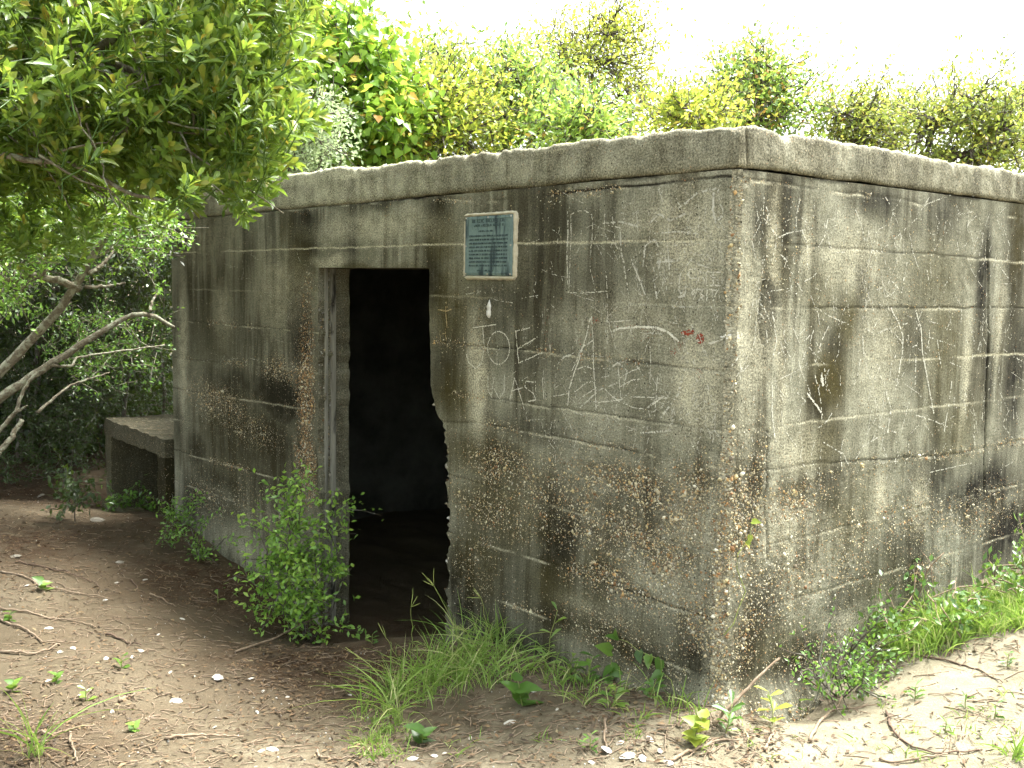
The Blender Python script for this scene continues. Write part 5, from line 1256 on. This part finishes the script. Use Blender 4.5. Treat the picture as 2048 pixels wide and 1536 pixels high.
def dpx(x, y): return depth_of(ground_px(x, y))
d_ = dpx(640, 1285) - .08
yaupon_bush('yaupon_sapling', 'bushy bright green yaupon sapling growing at the left of the doorway', [([(610, 1285), (600, 1180), (575, 1050), (590, 985)], d_, d_, .008, .003, 5, 14), ([(615, 1285), (632, 1180), (655, 1060), (680, 1000)], d_, d_ - .05, .004, .0015, 5, 14), ([(600, 1270), (550, 1200), (500, 1160), (465, 1150)], d_, d_, .006, .002, 5, 14), ([(620, 1285), (660, 1230), (690, 1150)], d_, d_ - .1, .006, .002, 5, 12)],
    [([(470, 1145), (530, 1165), (525, 1095), (560, 1050), (560, 985), (592, 970), (606, 1015), (604, 1090), (624, 1120), (628, 1180), (598, 1258), (545, 1222), (515, 1170)], d_ - .2, d_ + .08, 125), ([(640, 1060), (688, 985), (694, 1000), (650, 1080)], d_ - .1, d_ + .05, 6), ([(650, 1130), (700, 1138), (696, 1155), (650, 1160)], d_ - .12, d_, 5), ([(560, 1230), (640, 1225), (690, 1262), (620, 1275)], d_ - .12, d_, 12)], 41, 'sapling', 'yaupon', .036, tint_mu=.82, bark='bark_dark')
d_ = dpx(395, 1115) - .05
yaupon_bush('trailing_plant', 'small trailing green plant at the foot of the wall near the concrete box', [([(395, 1120), (370, 1070), (335, 1035)], d_, d_ + .3, .005, .002, 4, 10), ([(398, 1125), (385, 1060), (365, 1020)], d_, d_ + .2, .005, .002, 4, 10)],
    [([(325, 1030), (340, 1025), (380, 1080), (370, 1090)], d_ - .05, d_ + .3, 10), ([(350, 1015), (372, 1010), (385, 1070), (410, 1080), (418, 1125), (395, 1130), (375, 1080)], d_ - .1, d_ + .1, 24)], 42, 'plant', 'yaupon', .03, tint_mu=.6, bark='bark_dark')
d_ = dpx(1680, 1385) - .03
yaupon_bush('yaupon_sapling', 'compact dark green seedling shrub at the foot of the side wall', [([(1680, 1395), (1670, 1350), (1680, 1290)], d_, d_, .005, .002, 4, 10), ([(1685, 1395), (1710, 1360), (1740, 1330)], d_, d_, .004, .002, 4, 10), ([(1675, 1395), (1650, 1370), (1625, 1340)], d_, d_, .004, .002, 4, 10)],
    [([(1622, 1330), (1660, 1310), (1680, 1282), (1700, 1315), (1740, 1340), (1745, 1385), (1680, 1400), (1630, 1390)], d_ - .2, d_ + .0, 42)], 43, 'sapling', 'yaupon', .022, tint_mu=.45, bark='bark_dark')
d_ = dpx(1830, 1260)
yaupon_bush('bramble', 'tangled green bramble with dry stems against the side wall', [([(1800, 1290), (1840, 1200), (1850, 1145), (1888, 1105)], d_, d_, .005, .002, 4, 12), ([(1780, 1300), (1860, 1190), (1950, 1165), (2030, 1190)], d_, d_, .004, .002, 4, 12), ([(1870, 1270), (1830, 1210), (1760, 1230)], d_, d_, .004, .002, 4, 12), ([(1900, 1260), (1960, 1180), (2000, 1250)], d_, d_, .004, .002, 4, 12)],
    [([(1745, 1240), (1800, 1190), (1860, 1180), (1930, 1180), (1960, 1230), (1900, 1290), (1790, 1310), (1750, 1300)], d_ - .25, d_ + .05, 44), ([(1970, 1140), (2060, 1120), (2060, 1180), (1990, 1190)], d_ - .1, d_ + .4, 26)], 44, 'bramble', 'weed', .035, tint_mu=.4, bark='twig')
d_ = dpx(155, 1045)
yaupon_bush('woodland_plant', 'dark green ferny plant left of the concrete box', [([(150, 1045), (150, 1000), (148, 945)], d_, d_, .004, .002, 4, 8)], [([(120, 1000), (150, 940), (160, 1000), (185, 1030), (130, 1040)], d_ - .2, d_ + .1, 14)], 45, 'plant', 'thicket', .05, tint_mu=.7, bark='bark_dark')
d_ = dpx(255, 1020)
yaupon_bush('woodland_plant', 'low green plant spreading in front of the concrete box opening', [([(250, 1020), (255, 1005), (260, 995)], d_, d_, .004, .002, 4, 8)], [([(215, 1005), (290, 995), (295, 1025), (220, 1030)], d_ - .2, d_ + .1, 14)], 46, 'plant', 'yaupon', .045, tint_mu=.4, bark='bark_dark')

def ribbon(acc, P, w, tint):
    """a grass blade: points P (n,3), half width along a horizontal side"""
    P = np.asarray(P); n = len(P); t = norm(np.gradient(P, axis=0)); sd_ = norm(np.cross(t, np.array([.3, .9, .35]) + rng.normal(0, .5, 3)))
    ww = (np.sin(np.linspace(.45, math.pi - .06, n)) * w)[:, None]
    V = np.concatenate([P - sd_ * ww, P + sd_ * ww]); i = np.arange(n - 1)
    acc.put(V, [np.stack([i, i + 1, n + i + 1, n + i], 1)], tint=np.full(2 * n, tint))
def tuft(acc, base, n, h, r, spread=.5, w=.0022, dry=.15):
    for _ in range(n):
        a = r.uniform(0, 6.283); L = h * r.uniform(.5, 1.2); lean = r.uniform(.1, spread * 1.6)
        d = np.array([math.cos(a), math.sin(a), 0]); u = np.linspace(0, 1, 6)[:, None]
        P = base + np.array([r.normal(0, .015), r.normal(0, .015), -.01]) + d * L * lean * u ** 1.6 + np.array([0, 0, 1]) * L * (u - .38 * lean * u ** 2.4)
        ribbon(acc, P, w * r.uniform(.7, 1.4), r.uniform(.88, 1) if r.random() < dry else np.clip(r.normal(.5, .18), 0, .85))
def grass_patch(name, label, poly, tufts, per, h, seed, w=.0024, spread=.6, dry=.18):
    r = np.random.default_rng(seed); a = Acc(); x, y = sample_px(poly, tufts, r)
    for p in many_ground(x, y): tuft(a, p, r.integers(per // 2, per + per // 2), h * r.uniform(.6, 1.3), r, spread, w, dry)
    return tag(a.build(name, G['grass']), label, 'grass', kind='stuff')
grass_patch('grass', 'bright green crabgrass clump in front of the doorway and wall', [(720, 1430), (780, 1360), (850, 1320), (900, 1270), (980, 1265), (1040, 1290), (1090, 1330), (1040, 1370), (950, 1390), (880, 1410), (800, 1450)], 84, 9, .22, 71, .0020, .95, .16)
grass_patch('grass', 'short sparse grass at the lower front of the clump', [(690, 1490), (720, 1430), (820, 1430), (830, 1500), (720, 1530)], 45, 9, .06, 72, .0018, .9)
grass_patch('grass', 'bright grass along the sand bank at the right edge', [(1900, 1250), (1960, 1205), (2060, 1170), (2060, 1260), (1960, 1275)], 130, 12, .10, 73, .0022)
grass_patch('grass', 'thin grass among the bramble by the side wall', [(1740, 1330), (1800, 1270), (1920, 1220), (1990, 1190), (1950, 1260), (1900, 1310), (1800, 1335)], 110, 9, .15, 74, .0022, .8)
grass_patch('grass', 'sparse green grass between the clump and the wall corner', [(1040, 1340), (1110, 1330), (1330, 1395), (1420, 1420), (1360, 1450), (1200, 1420), (1080, 1390)], 45, 7, .10, 76, .002, .9, .25)
grass_patch('grass', 'stray grass sprouts scattered over the sand and path', [(700, 1520), (1150, 1400), (1400, 1470), (1700, 1420), (2048, 1300), (2048, 1536), (700, 1536)], 46, 6, .045, 75, .0018, 1.0, .25)

def blade_plant(name, label, x, y, n, h, seed, spread=.9, w=.003, dry=.1, cat='grass tuft'):
    p = ground_px(x, y); r = np.random.default_rng(seed); root = empty(name, tuple(p)); tag(root, label, cat)
    a = Acc(); tuft(a, p, n, h, r, spread, w, dry); tag(a.build('blades', G['grass'], root), kind='stuff'); return root
blade_plant('sedge_tuft', 'tuft of long arching blades at the lower left corner', 70, 1515, 22, .30, 81, .95, .0028)
blade_plant('sedge_tuft', 'single grassy tuft at the bottom right of the sand', 2030, 1520, 26, .10, 82)
blade_plant('sedge_tuft', 'broad-bladed green tuft on dead leaves near the wall corner', 1572, 1428, 12, .13, 83, .7, .006, .05)

def seed_stem(label, x, y, tip, fingers, seed):
    r = np.random.default_rng(seed); p = ground_px(x, y); d = depth_of(p); root = empty('crabgrass_stem', tuple(p)); tag(root, label, 'grass stem', 'crabgrass seed stems by the doorway')
    t = at_depth(tip[0], tip[1], d - .05); c = wig(p, t, 9, .05, seed)
    part_tube('stalk', c, np.linspace(.0016, .0011, 9), 4, M['stem'], root)
    for i in range(fingers):
        dr = norm(norm(t - p) * .9 + r.normal(0, .75, 3) * np.array([1, .5, .7])); part_tube('seed_spike', wig(t, t + dr * r.uniform(.05, .085), 5, .03, seed + i), [.0013, .0018, .0018, .0015, .0008], 4, M['stem'], root)
    a = Acc()
    for k in range(3):
        q = c[2 + k]; a_ = r.uniform(0, 6.28); u = np.linspace(0, 1, 5)[:, None]
        ribbon(a, q + np.array([math.cos(a_), math.sin(a_), 0]) * u * .09 + np.array([0, 0, .05]) * (u - u * u * .8), .0022, r.uniform(.4, .7))
    a.build('blade', G['grass'], root) if False else tag(a.build('blades', G['grass'], root), kind='stuff')
for lab, x, y, tip, f_, s_ in [('tallest crabgrass stem, its forked head against the dark doorway', 960, 1330, (868, 1172), 4, 91), ('crabgrass stem with upright fork against the wall right of the doorway', 1000, 1330, (962, 1196), 3, 92), ('straight crabgrass stem with a small head in the doorway', 826, 1330, (822, 1214), 3, 93),
                               ('crabgrass stem leaning far left over the path', 870, 1370, (720, 1318), 2, 94), ('bent crabgrass stem with yellow spikes low in the doorway', 800, 1330, (772, 1276), 2, 95), ('crabgrass stem leaning right over the grass clump', 985, 1340, (935, 1265), 3, 96)]:
    seed_stem(lab, x, y, tip, f_, s_)

def leafy_weed(name, label, x, y, h, nl, leaf, seed, tpl=T_LAU, mat='weed', wid=.5, lean=(0, 0), tint=.55, cat='weed', group=None):
    """an upright stem with leaves set along it; each leaf is its own part"""
    r = np.random.default_rng(seed); p = ground_px(x, y); root = empty(name, tuple(p)); tag(root, label, cat, group)
    top = p + np.array([lean[0], lean[1], h]); c = wig(p - np.array([0, 0, .01]), top, 9, .05, seed)
    part_tube('stem', c, np.linspace(.0026, .0012, 9), 4, M['stem'], root)
    for i in range(nl):
        t = (i + 1) / nl; q = c[min(8, max(1, int(t * 8)))]; a_ = i * 2.4 + r.uniform(-.4, .4)
        ax = norm(np.array([[math.cos(a_), math.sin(a_) * .8, r.uniform(.0, .7)]])); nr = norm(np.array([[0, -.2, 1.0]]) + r.normal(0, .25, (1, 3)))
        a = Acc(); L = leaf * r.uniform(.7, 1.2); leaves_into(a, q[None], ax, nr, L, L * wid, np.clip(r.normal(tint, .15), 0, 1), tpl); a.build('leaf', G[mat], root)
SG = 'seedlings on the bare path'
for lab, x, y, h, nl, lf, sd_ in [('pair of bright green seedling leaves near the left edge, nearest the box', 85, 1182, .05, 5, .055, 1), ('dark green seedling with rounded leaves in the middle of the path', 244, 1338, .05, 6, .05, 2), ('green seedling beside a fallen twig at the left edge', 20, 1245, .05, 5, .05, 3), ('seedling with pale stem low on the path', 172, 1405, .05, 5, .045, 4),
                                  ('seedling beside a white shell on the left path', 112, 1368, .04, 5, .04, 5), ('single upright pointed leaf among dead leaves by the sapling', 436, 1208, .05, 2, .06, 6), ('faint seedling at the far left bottom', 25, 1385, .04, 5, .05, 7), ('small seedling just outside the doorway', 745, 1290, .05, 6, .045, 8), ('tiny seedling in the middle of the sandy path', 268, 1465, .03, 5, .035, 9)]:
    leafy_weed('seedling', lab, x, y, h, nl, lf, 100 + sd_, T_HRT if sd_ % 2 else T_LAU, 'weed', .8 if sd_ % 2 else .5, tint=.6, group=SG, cat='seedling')
leafy_weed('upright_weed', 'tall narrow-leaved weed standing against the front wall', 1088, 1345, .26, 7, .07, 121, T_LAU, 'weed', .3, (.05, 0), .75)
leafy_weed('broadleaf_weed', 'broad-leaved weed with large dark leaf at the right of the grass clump', 1045, 1415, .10, 7, .10, 122, T_HRT, 'weed', .6, (-.02, 0), .45)
leafy_weed('broadleaf_weed', 'small dark green broad leaves at the lower front of the grass clump', 845, 1490, .05, 5, .07, 123, T_HRT, 'weed', .7, (0, 0), .2)
leafy_weed('broadleaf_weed', 'leafy green weed low on the front wall near the creeper', 1170, 1375, .12, 10, .06, 124, T_LAU, 'weed', .45, (.03, 0), .45)
leafy_weed('broadleaf_weed', 'yellowish weed with rounded leaves below the wall corner', 1385, 1492, .09, 12, .055, 125, T_HRT, 'gold', .8, (.03, 0), .6)
leafy_weed('broadleaf_weed', 'yellow-tipped leafy weed among dead twigs right of the corner', 1545, 1450, .12, 10, .065, 126, T_LAU, 'gold', .4, (-.02, 0), .5)
leafy_weed('broadleaf_weed', 'green weed between grass clump and creeper', 1230, 1415, .08, 9, .06, 127, T_LAU, 'weed', .45, (0, 0), .6)
for lab, x, y, h_, nl_, lf_, t_, sd_ in [('leafy runner between the tall weed and the grass clump', 1135, 1360, .09, 12, .055, .6, 161), ('low green weed at the very foot of the front wall below the creeper', 1300, 1400, .07, 12, .05, .5, 162), ('green weed right of the yellowish rounded-leaf weed', 1450, 1470, .10, 12, .055, .45, 163), ('leafy weed between propped stick and seedling shrub', 1600, 1415, .10, 14, .05, .5, 164), ('low weed in front of the bramble on the sand edge', 1760, 1350, .10, 14, .05, .6, 165)]:
    leafy_weed('broadleaf_weed', lab, x, y, h_, nl_, lf_, sd_, T_LAU, 'weed', .4, (.02, 0), t_)
for lab, x, y, sd_ in [('small green sprig at the right edge of the sand', 2015, 1335, 1), ('sprig in the middle of the sand bank', 1930, 1420, 2), ('sprig on sand below the seedling shrub', 1830, 1400, 3), ('sprig beside the dark curved twig', 1890, 1470, 4), ('sprig at the sand edge beside the bramble', 1790, 1355, 5), ('sprig near the bottom edge of the sand', 1990, 1440, 6), ('low sprig at the bottom middle by white shells', 1180, 1500, 7)]:
    leafy_weed('sand_sprig', lab, x, y, .05, 9, .038, 140 + sd_, T_LAU, 'weed', .3, tint=.5, cat='sprig', group='green sprigs on the sand')

def creeper(name, label, pts, wall, leaves, seed, mat='weed', leaf=.045):
    r = np.random.default_rng(seed); P = []
    for x, y in pts:
        s, z = PXF[wall](x, y); d, _ = wall_fields(wall, np.array([s]), np.array([z])); P.append(wall_point(wall, s, z, float(d[0]) + .012 + .01 * r.random()))
    P = np.array(P); base = P[-1]; root = empty(name, tuple(base)); tag(root, label, 'creeper')
    part_tube('stem', P, np.linspace(.0012, .0024, len(P)), 4, M['stem'], root)
    out = -ER if wall == 'front' else -EL
    for i in leaves:
        q = P[i]; a = Acc(); ax = norm(np.array([[r.normal(0, .6), r.normal(0, .3), r.normal(-.2, .6)]]) + out * .5); L = leaf * r.uniform(.7, 1.3)
        leaves_into(a, q[None], ax, norm(out[None] * .7 + np.array([[0, 0, .6]]) + r.normal(0, .2, (1, 3))), L, L * .8, np.clip(r.normal(.5, .2), 0, 1), T_HRT); a.build('leaf', G[mat], root)
creeper('creeper', 'thin green creeper with heart-shaped leaves low on the front wall', [(1240, 1275), (1262, 1282), (1285, 1300), (1305, 1308), (1328, 1318), (1330, 1342), (1350, 1358), (1362, 1372), (1376, 1400)], 'front', [0, 0, 2, 2, 3, 3, 4, 5], 151, leaf=.05)
creeper('creeper', 'slender yellow-green creeper climbing beside the near corner', [(1502, 1042), (1498, 1070), (1490, 1085), (1474, 1108), (1468, 1135), (1478, 1165), (1482, 1180), (1470, 1215), (1462, 1245), (1448, 1270)], 'side', [0, 1, 2, 2], 152, 'gold', .028)
creeper('creeper', 'dark leafy creeper at the foot of the front wall', [(1230, 1300), (1235, 1330), (1240, 1350), (1250, 1365), (1255, 1372)], 'front', [0, 1, 1, 2, 3, 3, 4], 153, leaf=.06)

# ------------------------------------------------------------------ fallen twigs
def ground_twig(label, pts, r0, mat, seed, lift=None, fork=0, group='fallen twigs on the ground'):
    r = np.random.default_rng(seed); P = []
    for i, (x, y) in enumerate(pts):
        p = ground_px(x, y) + np.array([0, 0, r0 * .8])
        if lift and lift[i]:
            d = depth_of(ground_px(*pts[0])) + lift[i][0]; p = at_depth(x, y, d)
        P.append(p)
    P = np.array(P); root = empty('fallen_twig', tuple(P[0])); tag(root, label, 'twig', group)
    cum = np.concatenate([[0], np.cumsum(np.linalg.norm(np.diff(P, axis=0), axis=1))]); n = 18; u = np.linspace(0, cum[-1], n)
    Q = np.stack([np.interp(u, cum, P[:, i]) for i in range(3)], 1)
    if not lift: Q[:, 2] = ground_z(Q[:, 0], Q[:, 1]) + r0 * .8 + np.abs(r.normal(0, .004, n))
    Q[:, :2] += np.cumsum(r.normal(0, .004, (n, 2)), 0) * .6
    part_tube('stem', Q, np.linspace(r0, r0 * .45, n) * r.uniform(.85, 1.15, n), 6, mat, root)
    for k in range(fork):
        i = r.integers(5, n - 4); dr = norm((Q[i + 2] - Q[i]) + r.normal(0, .05, 3) * np.array([1, 1, .2])); e = Q[i] + dr * r.uniform(.06, .16); e[2] = max(e[2], float(ground_z(e[0], e[1])) + .004)
        part_tube('side_twig', wig(Q[i], e, 6, .06, seed + k), np.linspace(r0 * .5, r0 * .25, 6), 4, mat, root)
TW = [('long brown twig running in from the left edge, topmost of the crossing twigs', [(0, 1146), (40, 1152), (80, 1175), (150, 1190), (225, 1205)], .006, 'twig', 1), ('long thin twig slanting down from the left edge towards the path centre', [(0, 1222), (60, 1228), (120, 1240), (195, 1260)], .006, 'twig', 1), ('curved twig bending down at the left edge near a white shell', [(0, 1245), (55, 1265), (85, 1290), (130, 1290)], .007, 'twig', 0),
      ('curved twig rising from the lower left edge', [(0, 1308), (55, 1313), (85, 1305), (112, 1292)], .007, 'twig', 0), ('crooked pale twig lying flat at the bottom of the path', [(330, 1483), (385, 1472), (440, 1476), (486, 1479)], .006, 'twig', 0), ('straight pale stick stub on the sandy path', [(240, 1408), (262, 1398), (278, 1390)], .008, 'twig', 0),
      ('short bent twig in the middle of the path', [(300, 1190), (325, 1202), (355, 1217)], .005, 'twig', 0), ('dark twig trailing from the left edge beside the seedlings', [(30, 1125), (110, 1145), (180, 1165), (196, 1183)], .005, 'twig_dark', 1), ('brown twig in the centre of the path', [(210, 1275), (245, 1284), (284, 1294)], .006, 'twig_dark', 0),
      ('dark twig pointing at the brown litter left of the sapling', [(262, 1162), (280, 1180), (295, 1190)], .005, 'twig_dark', 0), ('thin twig lying below the doorway grass', [(634, 1505), (650, 1522), (690, 1527), (720, 1520)], .005, 'twig', 0), ('twig across the bottom right, left of the sand', [(1335, 1530), (1390, 1510), (1440, 1490), (1475, 1485)], .007, 'twig', 1),
      ('forked grey twig below the wall corner on dead leaves', [(1620, 1492), (1660, 1440), (1700, 1398)], .007, 'twig', 1), ('dark curved twig on the sand bank', [(1772, 1425), (1780, 1470), (1810, 1500), (1860, 1512), (1950, 1502)], .005, 'twig_dark', 0), ('slender twig arching over the sand near the bramble', [(1840, 1318), (1900, 1328), (1950, 1342), (2000, 1372)], .004, 'twig_dark', 0),
      ('pale twig lying under the bramble', [(1830, 1292), (1870, 1282), (1925, 1278)], .005, 'twig', 0), ('broken twig pointing down at the bottom right of centre', [(1530, 1508), (1540, 1492), (1555, 1475)], .006, 'twig', 0), ('twig beside the shells at the bottom right of the grass', [(1210, 1445), (1215, 1480), (1222, 1500)], .006, 'twig', 0),
      ('long pale twig along the bottom edge of the sand', [(1760, 1522), (1850, 1525), (1905, 1515)], .005, 'twig', 0), ('thin crossing twig at the lower left corner', [(60, 1470), (110, 1475), (150, 1462), (195, 1455)], .005, 'twig', 0), ('stout twig end at the lower left by the sedge', [(140, 1470), (143, 1500), (150, 1536)], .006, 'twig', 0)]
for i, (lab, pts, r0, mt, fk) in enumerate(TW): ground_twig(lab, pts, r0, M[mt], 200 + i, None, fk)
ground_twig('thin branch leaning from the path up into the sapling at the doorway', [(470, 1308), (540, 1280), (600, 1250), (655, 1225)], .006, M['twig'], 231, [None, (.25,), (.5,), (.75,)])
ground_twig('long pale stick propped against the near corner of the wall', [(1425, 1455), (1480, 1400), (1530, 1350), (1560, 1318)], .008, M['twig'], 232, [None, (.03,), (.06,), (.10,)])
ground_twig('thin stem slanting down to the right from the propped stick', [(1668, 1408), (1640, 1378), (1600, 1352), (1562, 1320)], .004, M['twig_dark'], 233, [None, (.0,), (-.02,), (-.03,)])

# ------------------------------------------------------------------ shells and stones
def shell(label, x, y, size, seed, big=False, mat='shell', name='shell', group='white shells strewn on the path'):
    r = np.random.default_rng(seed); p = ground_px(x, y); n, m_ = 7, 12; V = []
    a0 = r.uniform(0, 6.28)
    for i in range(n):
        q = i / (n - 1)
        for j in range(m_):
            t = j / m_ * 6.283; rad = size * q * (1 + .22 * math.sin(t * 2 + a0) + .10 * math.sin(t * 5 + seed)) * (1 + r.normal(0, .03))
            V.append((rad * math.cos(t) * 1.25, rad * math.sin(t) * .85, size * (.42 * (1 - q * q) + .03 * math.sin(q * 14)) + r.normal(0, size * .015)))
    V = np.array(V); c, s = math.cos(a0), math.sin(a0); V = np.stack([V[:, 0] * c - V[:, 1] * s, V[:, 0] * s + V[:, 1] * c, V[:, 2]], 1)
    tl = r.normal(0, .25); V[:, 2] += V[:, 0] * tl
    if big: V[:, 2] = size * .5 - V[:, 2] + .3 * V[:, 1] * .5
    V = V + p + np.array([0, 0, size * .12])
    i, j = np.meshgrid(np.arange(n - 1), np.arange(m_), indexing='ij'); f = np.stack([i * m_ + j, i * m_ + (j + 1) % m_, (i + 1) * m_ + (j + 1) % m_, (i + 1) * m_ + j], -1).reshape(-1, 4)
    a = Acc(); a.put(V, [f]); o = a.build(name, M[mat]); tag(o, label, 'shell' if name == 'shell' else 'stone', group)
shell('largest white shell, broken open, in the middle of the path', 436, 1362, .026, 301, True)
shell('long white shell below the broken one', 352, 1405, .026, 302)
shell('round white shell left of the broken shell, in line with the door post', 315, 1272, .014, 303)
shell('white shell at the left edge beside the curved twig', 98, 1259, .018, 304)
shell('bright shell under the long brown twig', 210, 1201, .014, 305)
shell('white shell high on the path near a short twig', 290, 1162, .013, 306)
shell('large pale shell on the sand right of the grass clump', 1020, 1448, .020, 307)
shell('white shell beside the broad-leaved weed', 1067, 1386, .014, 308)
for k, (x, y, sz, lab) in enumerate([
    (147, 1298, 0.014, 'right-hand one of two close white shells above the left seedlings'),
    (120, 1306, 0.013, 'left-hand one of two close white shells above the left seedlings'),
    (212, 1318, 0.015, 'white shell just above the rounded-leaf seedling'),
    (265, 1316, 0.013, 'white shell right of the rounded-leaf seedling'),
    (340, 1346, 0.012, 'small white shell between the broken shell and the rounded-leaf seedling'),
    (280, 1305, 0.018, 'pale tan shell at the end of the central brown twig'),
    (234, 1167, 0.012, 'tiny shell above the short bent twig'),
    (95, 1363, 0.012, 'white shell touching the seedling near the left edge'),
    (180, 1380, 0.012, 'small shell right above the pale-stemmed seedling'),
    (525, 1384, 0.011, 'small shell in brown litter right of the broken shell'),
    (500, 1360, 0.013, 'white shell level with the broken shell, on its right'),
    (514, 1426, 0.011, 'shell on sandy soil below the brown litter'),
    (523, 1505, 0.011, 'smaller of two shells beside the bottom path twig'),
    (545, 1500, 0.018, 'larger of two shells beside the bottom path twig'),
    (428, 1457, 0.01, 'tiny shell just above the crooked pale twig'),
    (225, 1425, 0.013, 'broken shell piece below the pale stick stub'),
    (365, 1240, 0.012, 'lone white shell right of the short bent twig'),
    (52, 1174, 0.014, 'white shell left of the uppermost seedling'),
    (160, 1395, 0.01, 'tiny shell left of the pale-stemmed seedling'),
    (388, 1355, 0.009, 'tiny shell left of the broken shell'),
    (575, 1395, 0.009, 'tiny shell between path and grass clump'),
    (825, 1520, 0.016, 'white shell at the bottom edge under the grass clump'),
    (870, 1515, 0.012, 'small shell right of the one under the grass clump'),
    (1215, 1505, 0.02, 'leftmost shell of the bottom cluster below the corner'),
    (1240, 1490, 0.014, 'upper left shell of the bottom cluster below the corner'),
    (1255, 1515, 0.024, 'largest shell of the bottom cluster below the corner'),
    (1285, 1522, 0.018, 'lowest middle shell of the bottom cluster below the corner'),
    (1300, 1482, 0.016, 'topmost right shell of the bottom cluster below the corner'),
    (1320, 1507, 0.012, 'small right-hand shell of the bottom cluster below the corner'),
    (1335, 1530, 0.018, 'rightmost shell at the bottom edge under the wall corner'),
    (1210, 1465, 0.01, 'tiny shell beside the upright twig below the creeper'),
    (1185, 1528, 0.013, 'shell at the bottom edge left of the shell cluster'),
    (940, 1480, 0.01, 'tiny shell on sand below the grass clump'),
    (890, 1510, 0.01, 'tiny shell at the bottom right of the small dark broad leaves'),
    (700, 1395, 0.009, 'tiny shell at the left foot of the grass clump'),
    (1115, 1420, 0.011, 'small shell on sand below the tall narrow-leaved weed'),
    ]): shell(lab, x, y, sz, 320 + k)
for k, (lab, x, y, sz) in enumerate([('pale grey stone at the left foot of the concrete box', 195, 1043, .05), ('smaller grey stone near the ferny plant', 82, 995, .045), ('flat grey stone on the path near the trailing plant', 240, 1126, .024), ('grey stone at the left edge above the twigs', 30, 1115, .03)]):
    shell(lab, x, y, sz, 370 + k, False, 'stone', 'loose_stone', 'loose grey stones')

GP = [(0, 930), (190, 960), (200, 1015), (330, 1045), (480, 1140), (690, 1295), (880, 1285), (1000, 1300), (1430, 1412), (1620, 1412), (1760, 1300), (2048, 1140), (2048, 1536), (0, 1536)]
def litter():
    r = np.random.default_rng(401); x, y = sample_px(GP, 24000, r); P = many_ground(x, y)
    # thick under the trees and by the wall, sparse on the sand
    w = np.full(len(P), .13)
    for cx, cy, rad, amp in ((620, 1320, 150, 1.0), (430, 1160, 130, 1), (760, 1340, 120, .8), (60, 1080, 160, .7), (80, 1010, 200, .9), (300, 1060, 160, .6), (40, 1480, 120, .8), (560, 1420, 130, .45), (200, 1330, 220, .28), (1540, 1460, 110, .6), (1250, 1430, 120, .45), (700, 1500, 100, .4), (1760, 1330, 90, .4)):
        w = np.maximum(w, amp * np.exp(-(((x - cx) / rad) ** 2 + ((y - cy) / (rad * .7)) ** 2)))
    w = w * np.where((x > 1560) & (y > 1300 + (2048 - x) * .12), .25, 1.0)
    k = r.random(len(P)) < w * 1.0; P = P[k]; n = len(P)
    ax = norm(np.stack([r.normal(0, 1, n), r.normal(0, 1, n), r.normal(0, .18, n)], 1)); nr = norm(np.stack([r.normal(0, .35, n), r.normal(0, .35, n), np.ones(n)], 1))
    a = Acc(); leaves_into(a, P + np.array([0, 0, .006]), ax, nr, r.uniform(.012, .04, n), r.uniform(.005, .014, n), np.clip(r.beta(2, 2.4, n), 0, 1), T_SML)
    tag(a.build('leaf_litter', G['litter']), 'reddish brown dead leaves littering the path and wall foot', 'leaf litter', kind='stuff')
    x, y = sample_px(GP, 2600, r); q_ = (x < 1500) | (y < 1300 + (2048 - x) * .12) | (r.random(len(x)) < .3); P = many_ground(x[q_], y[q_]); a = Acc()
    for p in P:
        t = r.uniform(0, 6.28); L = r.uniform(.02, .09); e = p + np.array([math.cos(t) * L, math.sin(t) * L, 0]); e[2] = float(ground_z(e[0], e[1]))
        V, f = tube(np.array([p + [0, 0, .003], (p + e) / 2 + np.array([r.normal(0, .006), r.normal(0, .006), .006]), e + [0, 0, .003]]), r.uniform(.0009, .0022), 4, False); a.put(V, f)
    tag(a.build('twig_litter', M['twig']), 'fine dry twigs and needles scattered over the ground', 'twig litter', kind='stuff')
    x, y = sample_px(GP, 1000, r); P = many_ground(x, y); n = len(P); sz = .0018 + .005 * r.random(n) ** 3
    col = np.where((r.random(n) < .55)[:, None], np.array([.66, .64, .58]), np.array([.34, .29, .22])) * r.uniform(.4, .75, (n, 1))
    V, F, C = scatter_stones(P + np.array([0, 0, .001]), sz, col, None, r)
    tag(mesh_np('shell_grit', V, [F], M['pebble'], None, True, {'col': C}), 'tiny white shell grit and pebbles sprinkled over the ground', 'grit', kind='stuff')
litter()
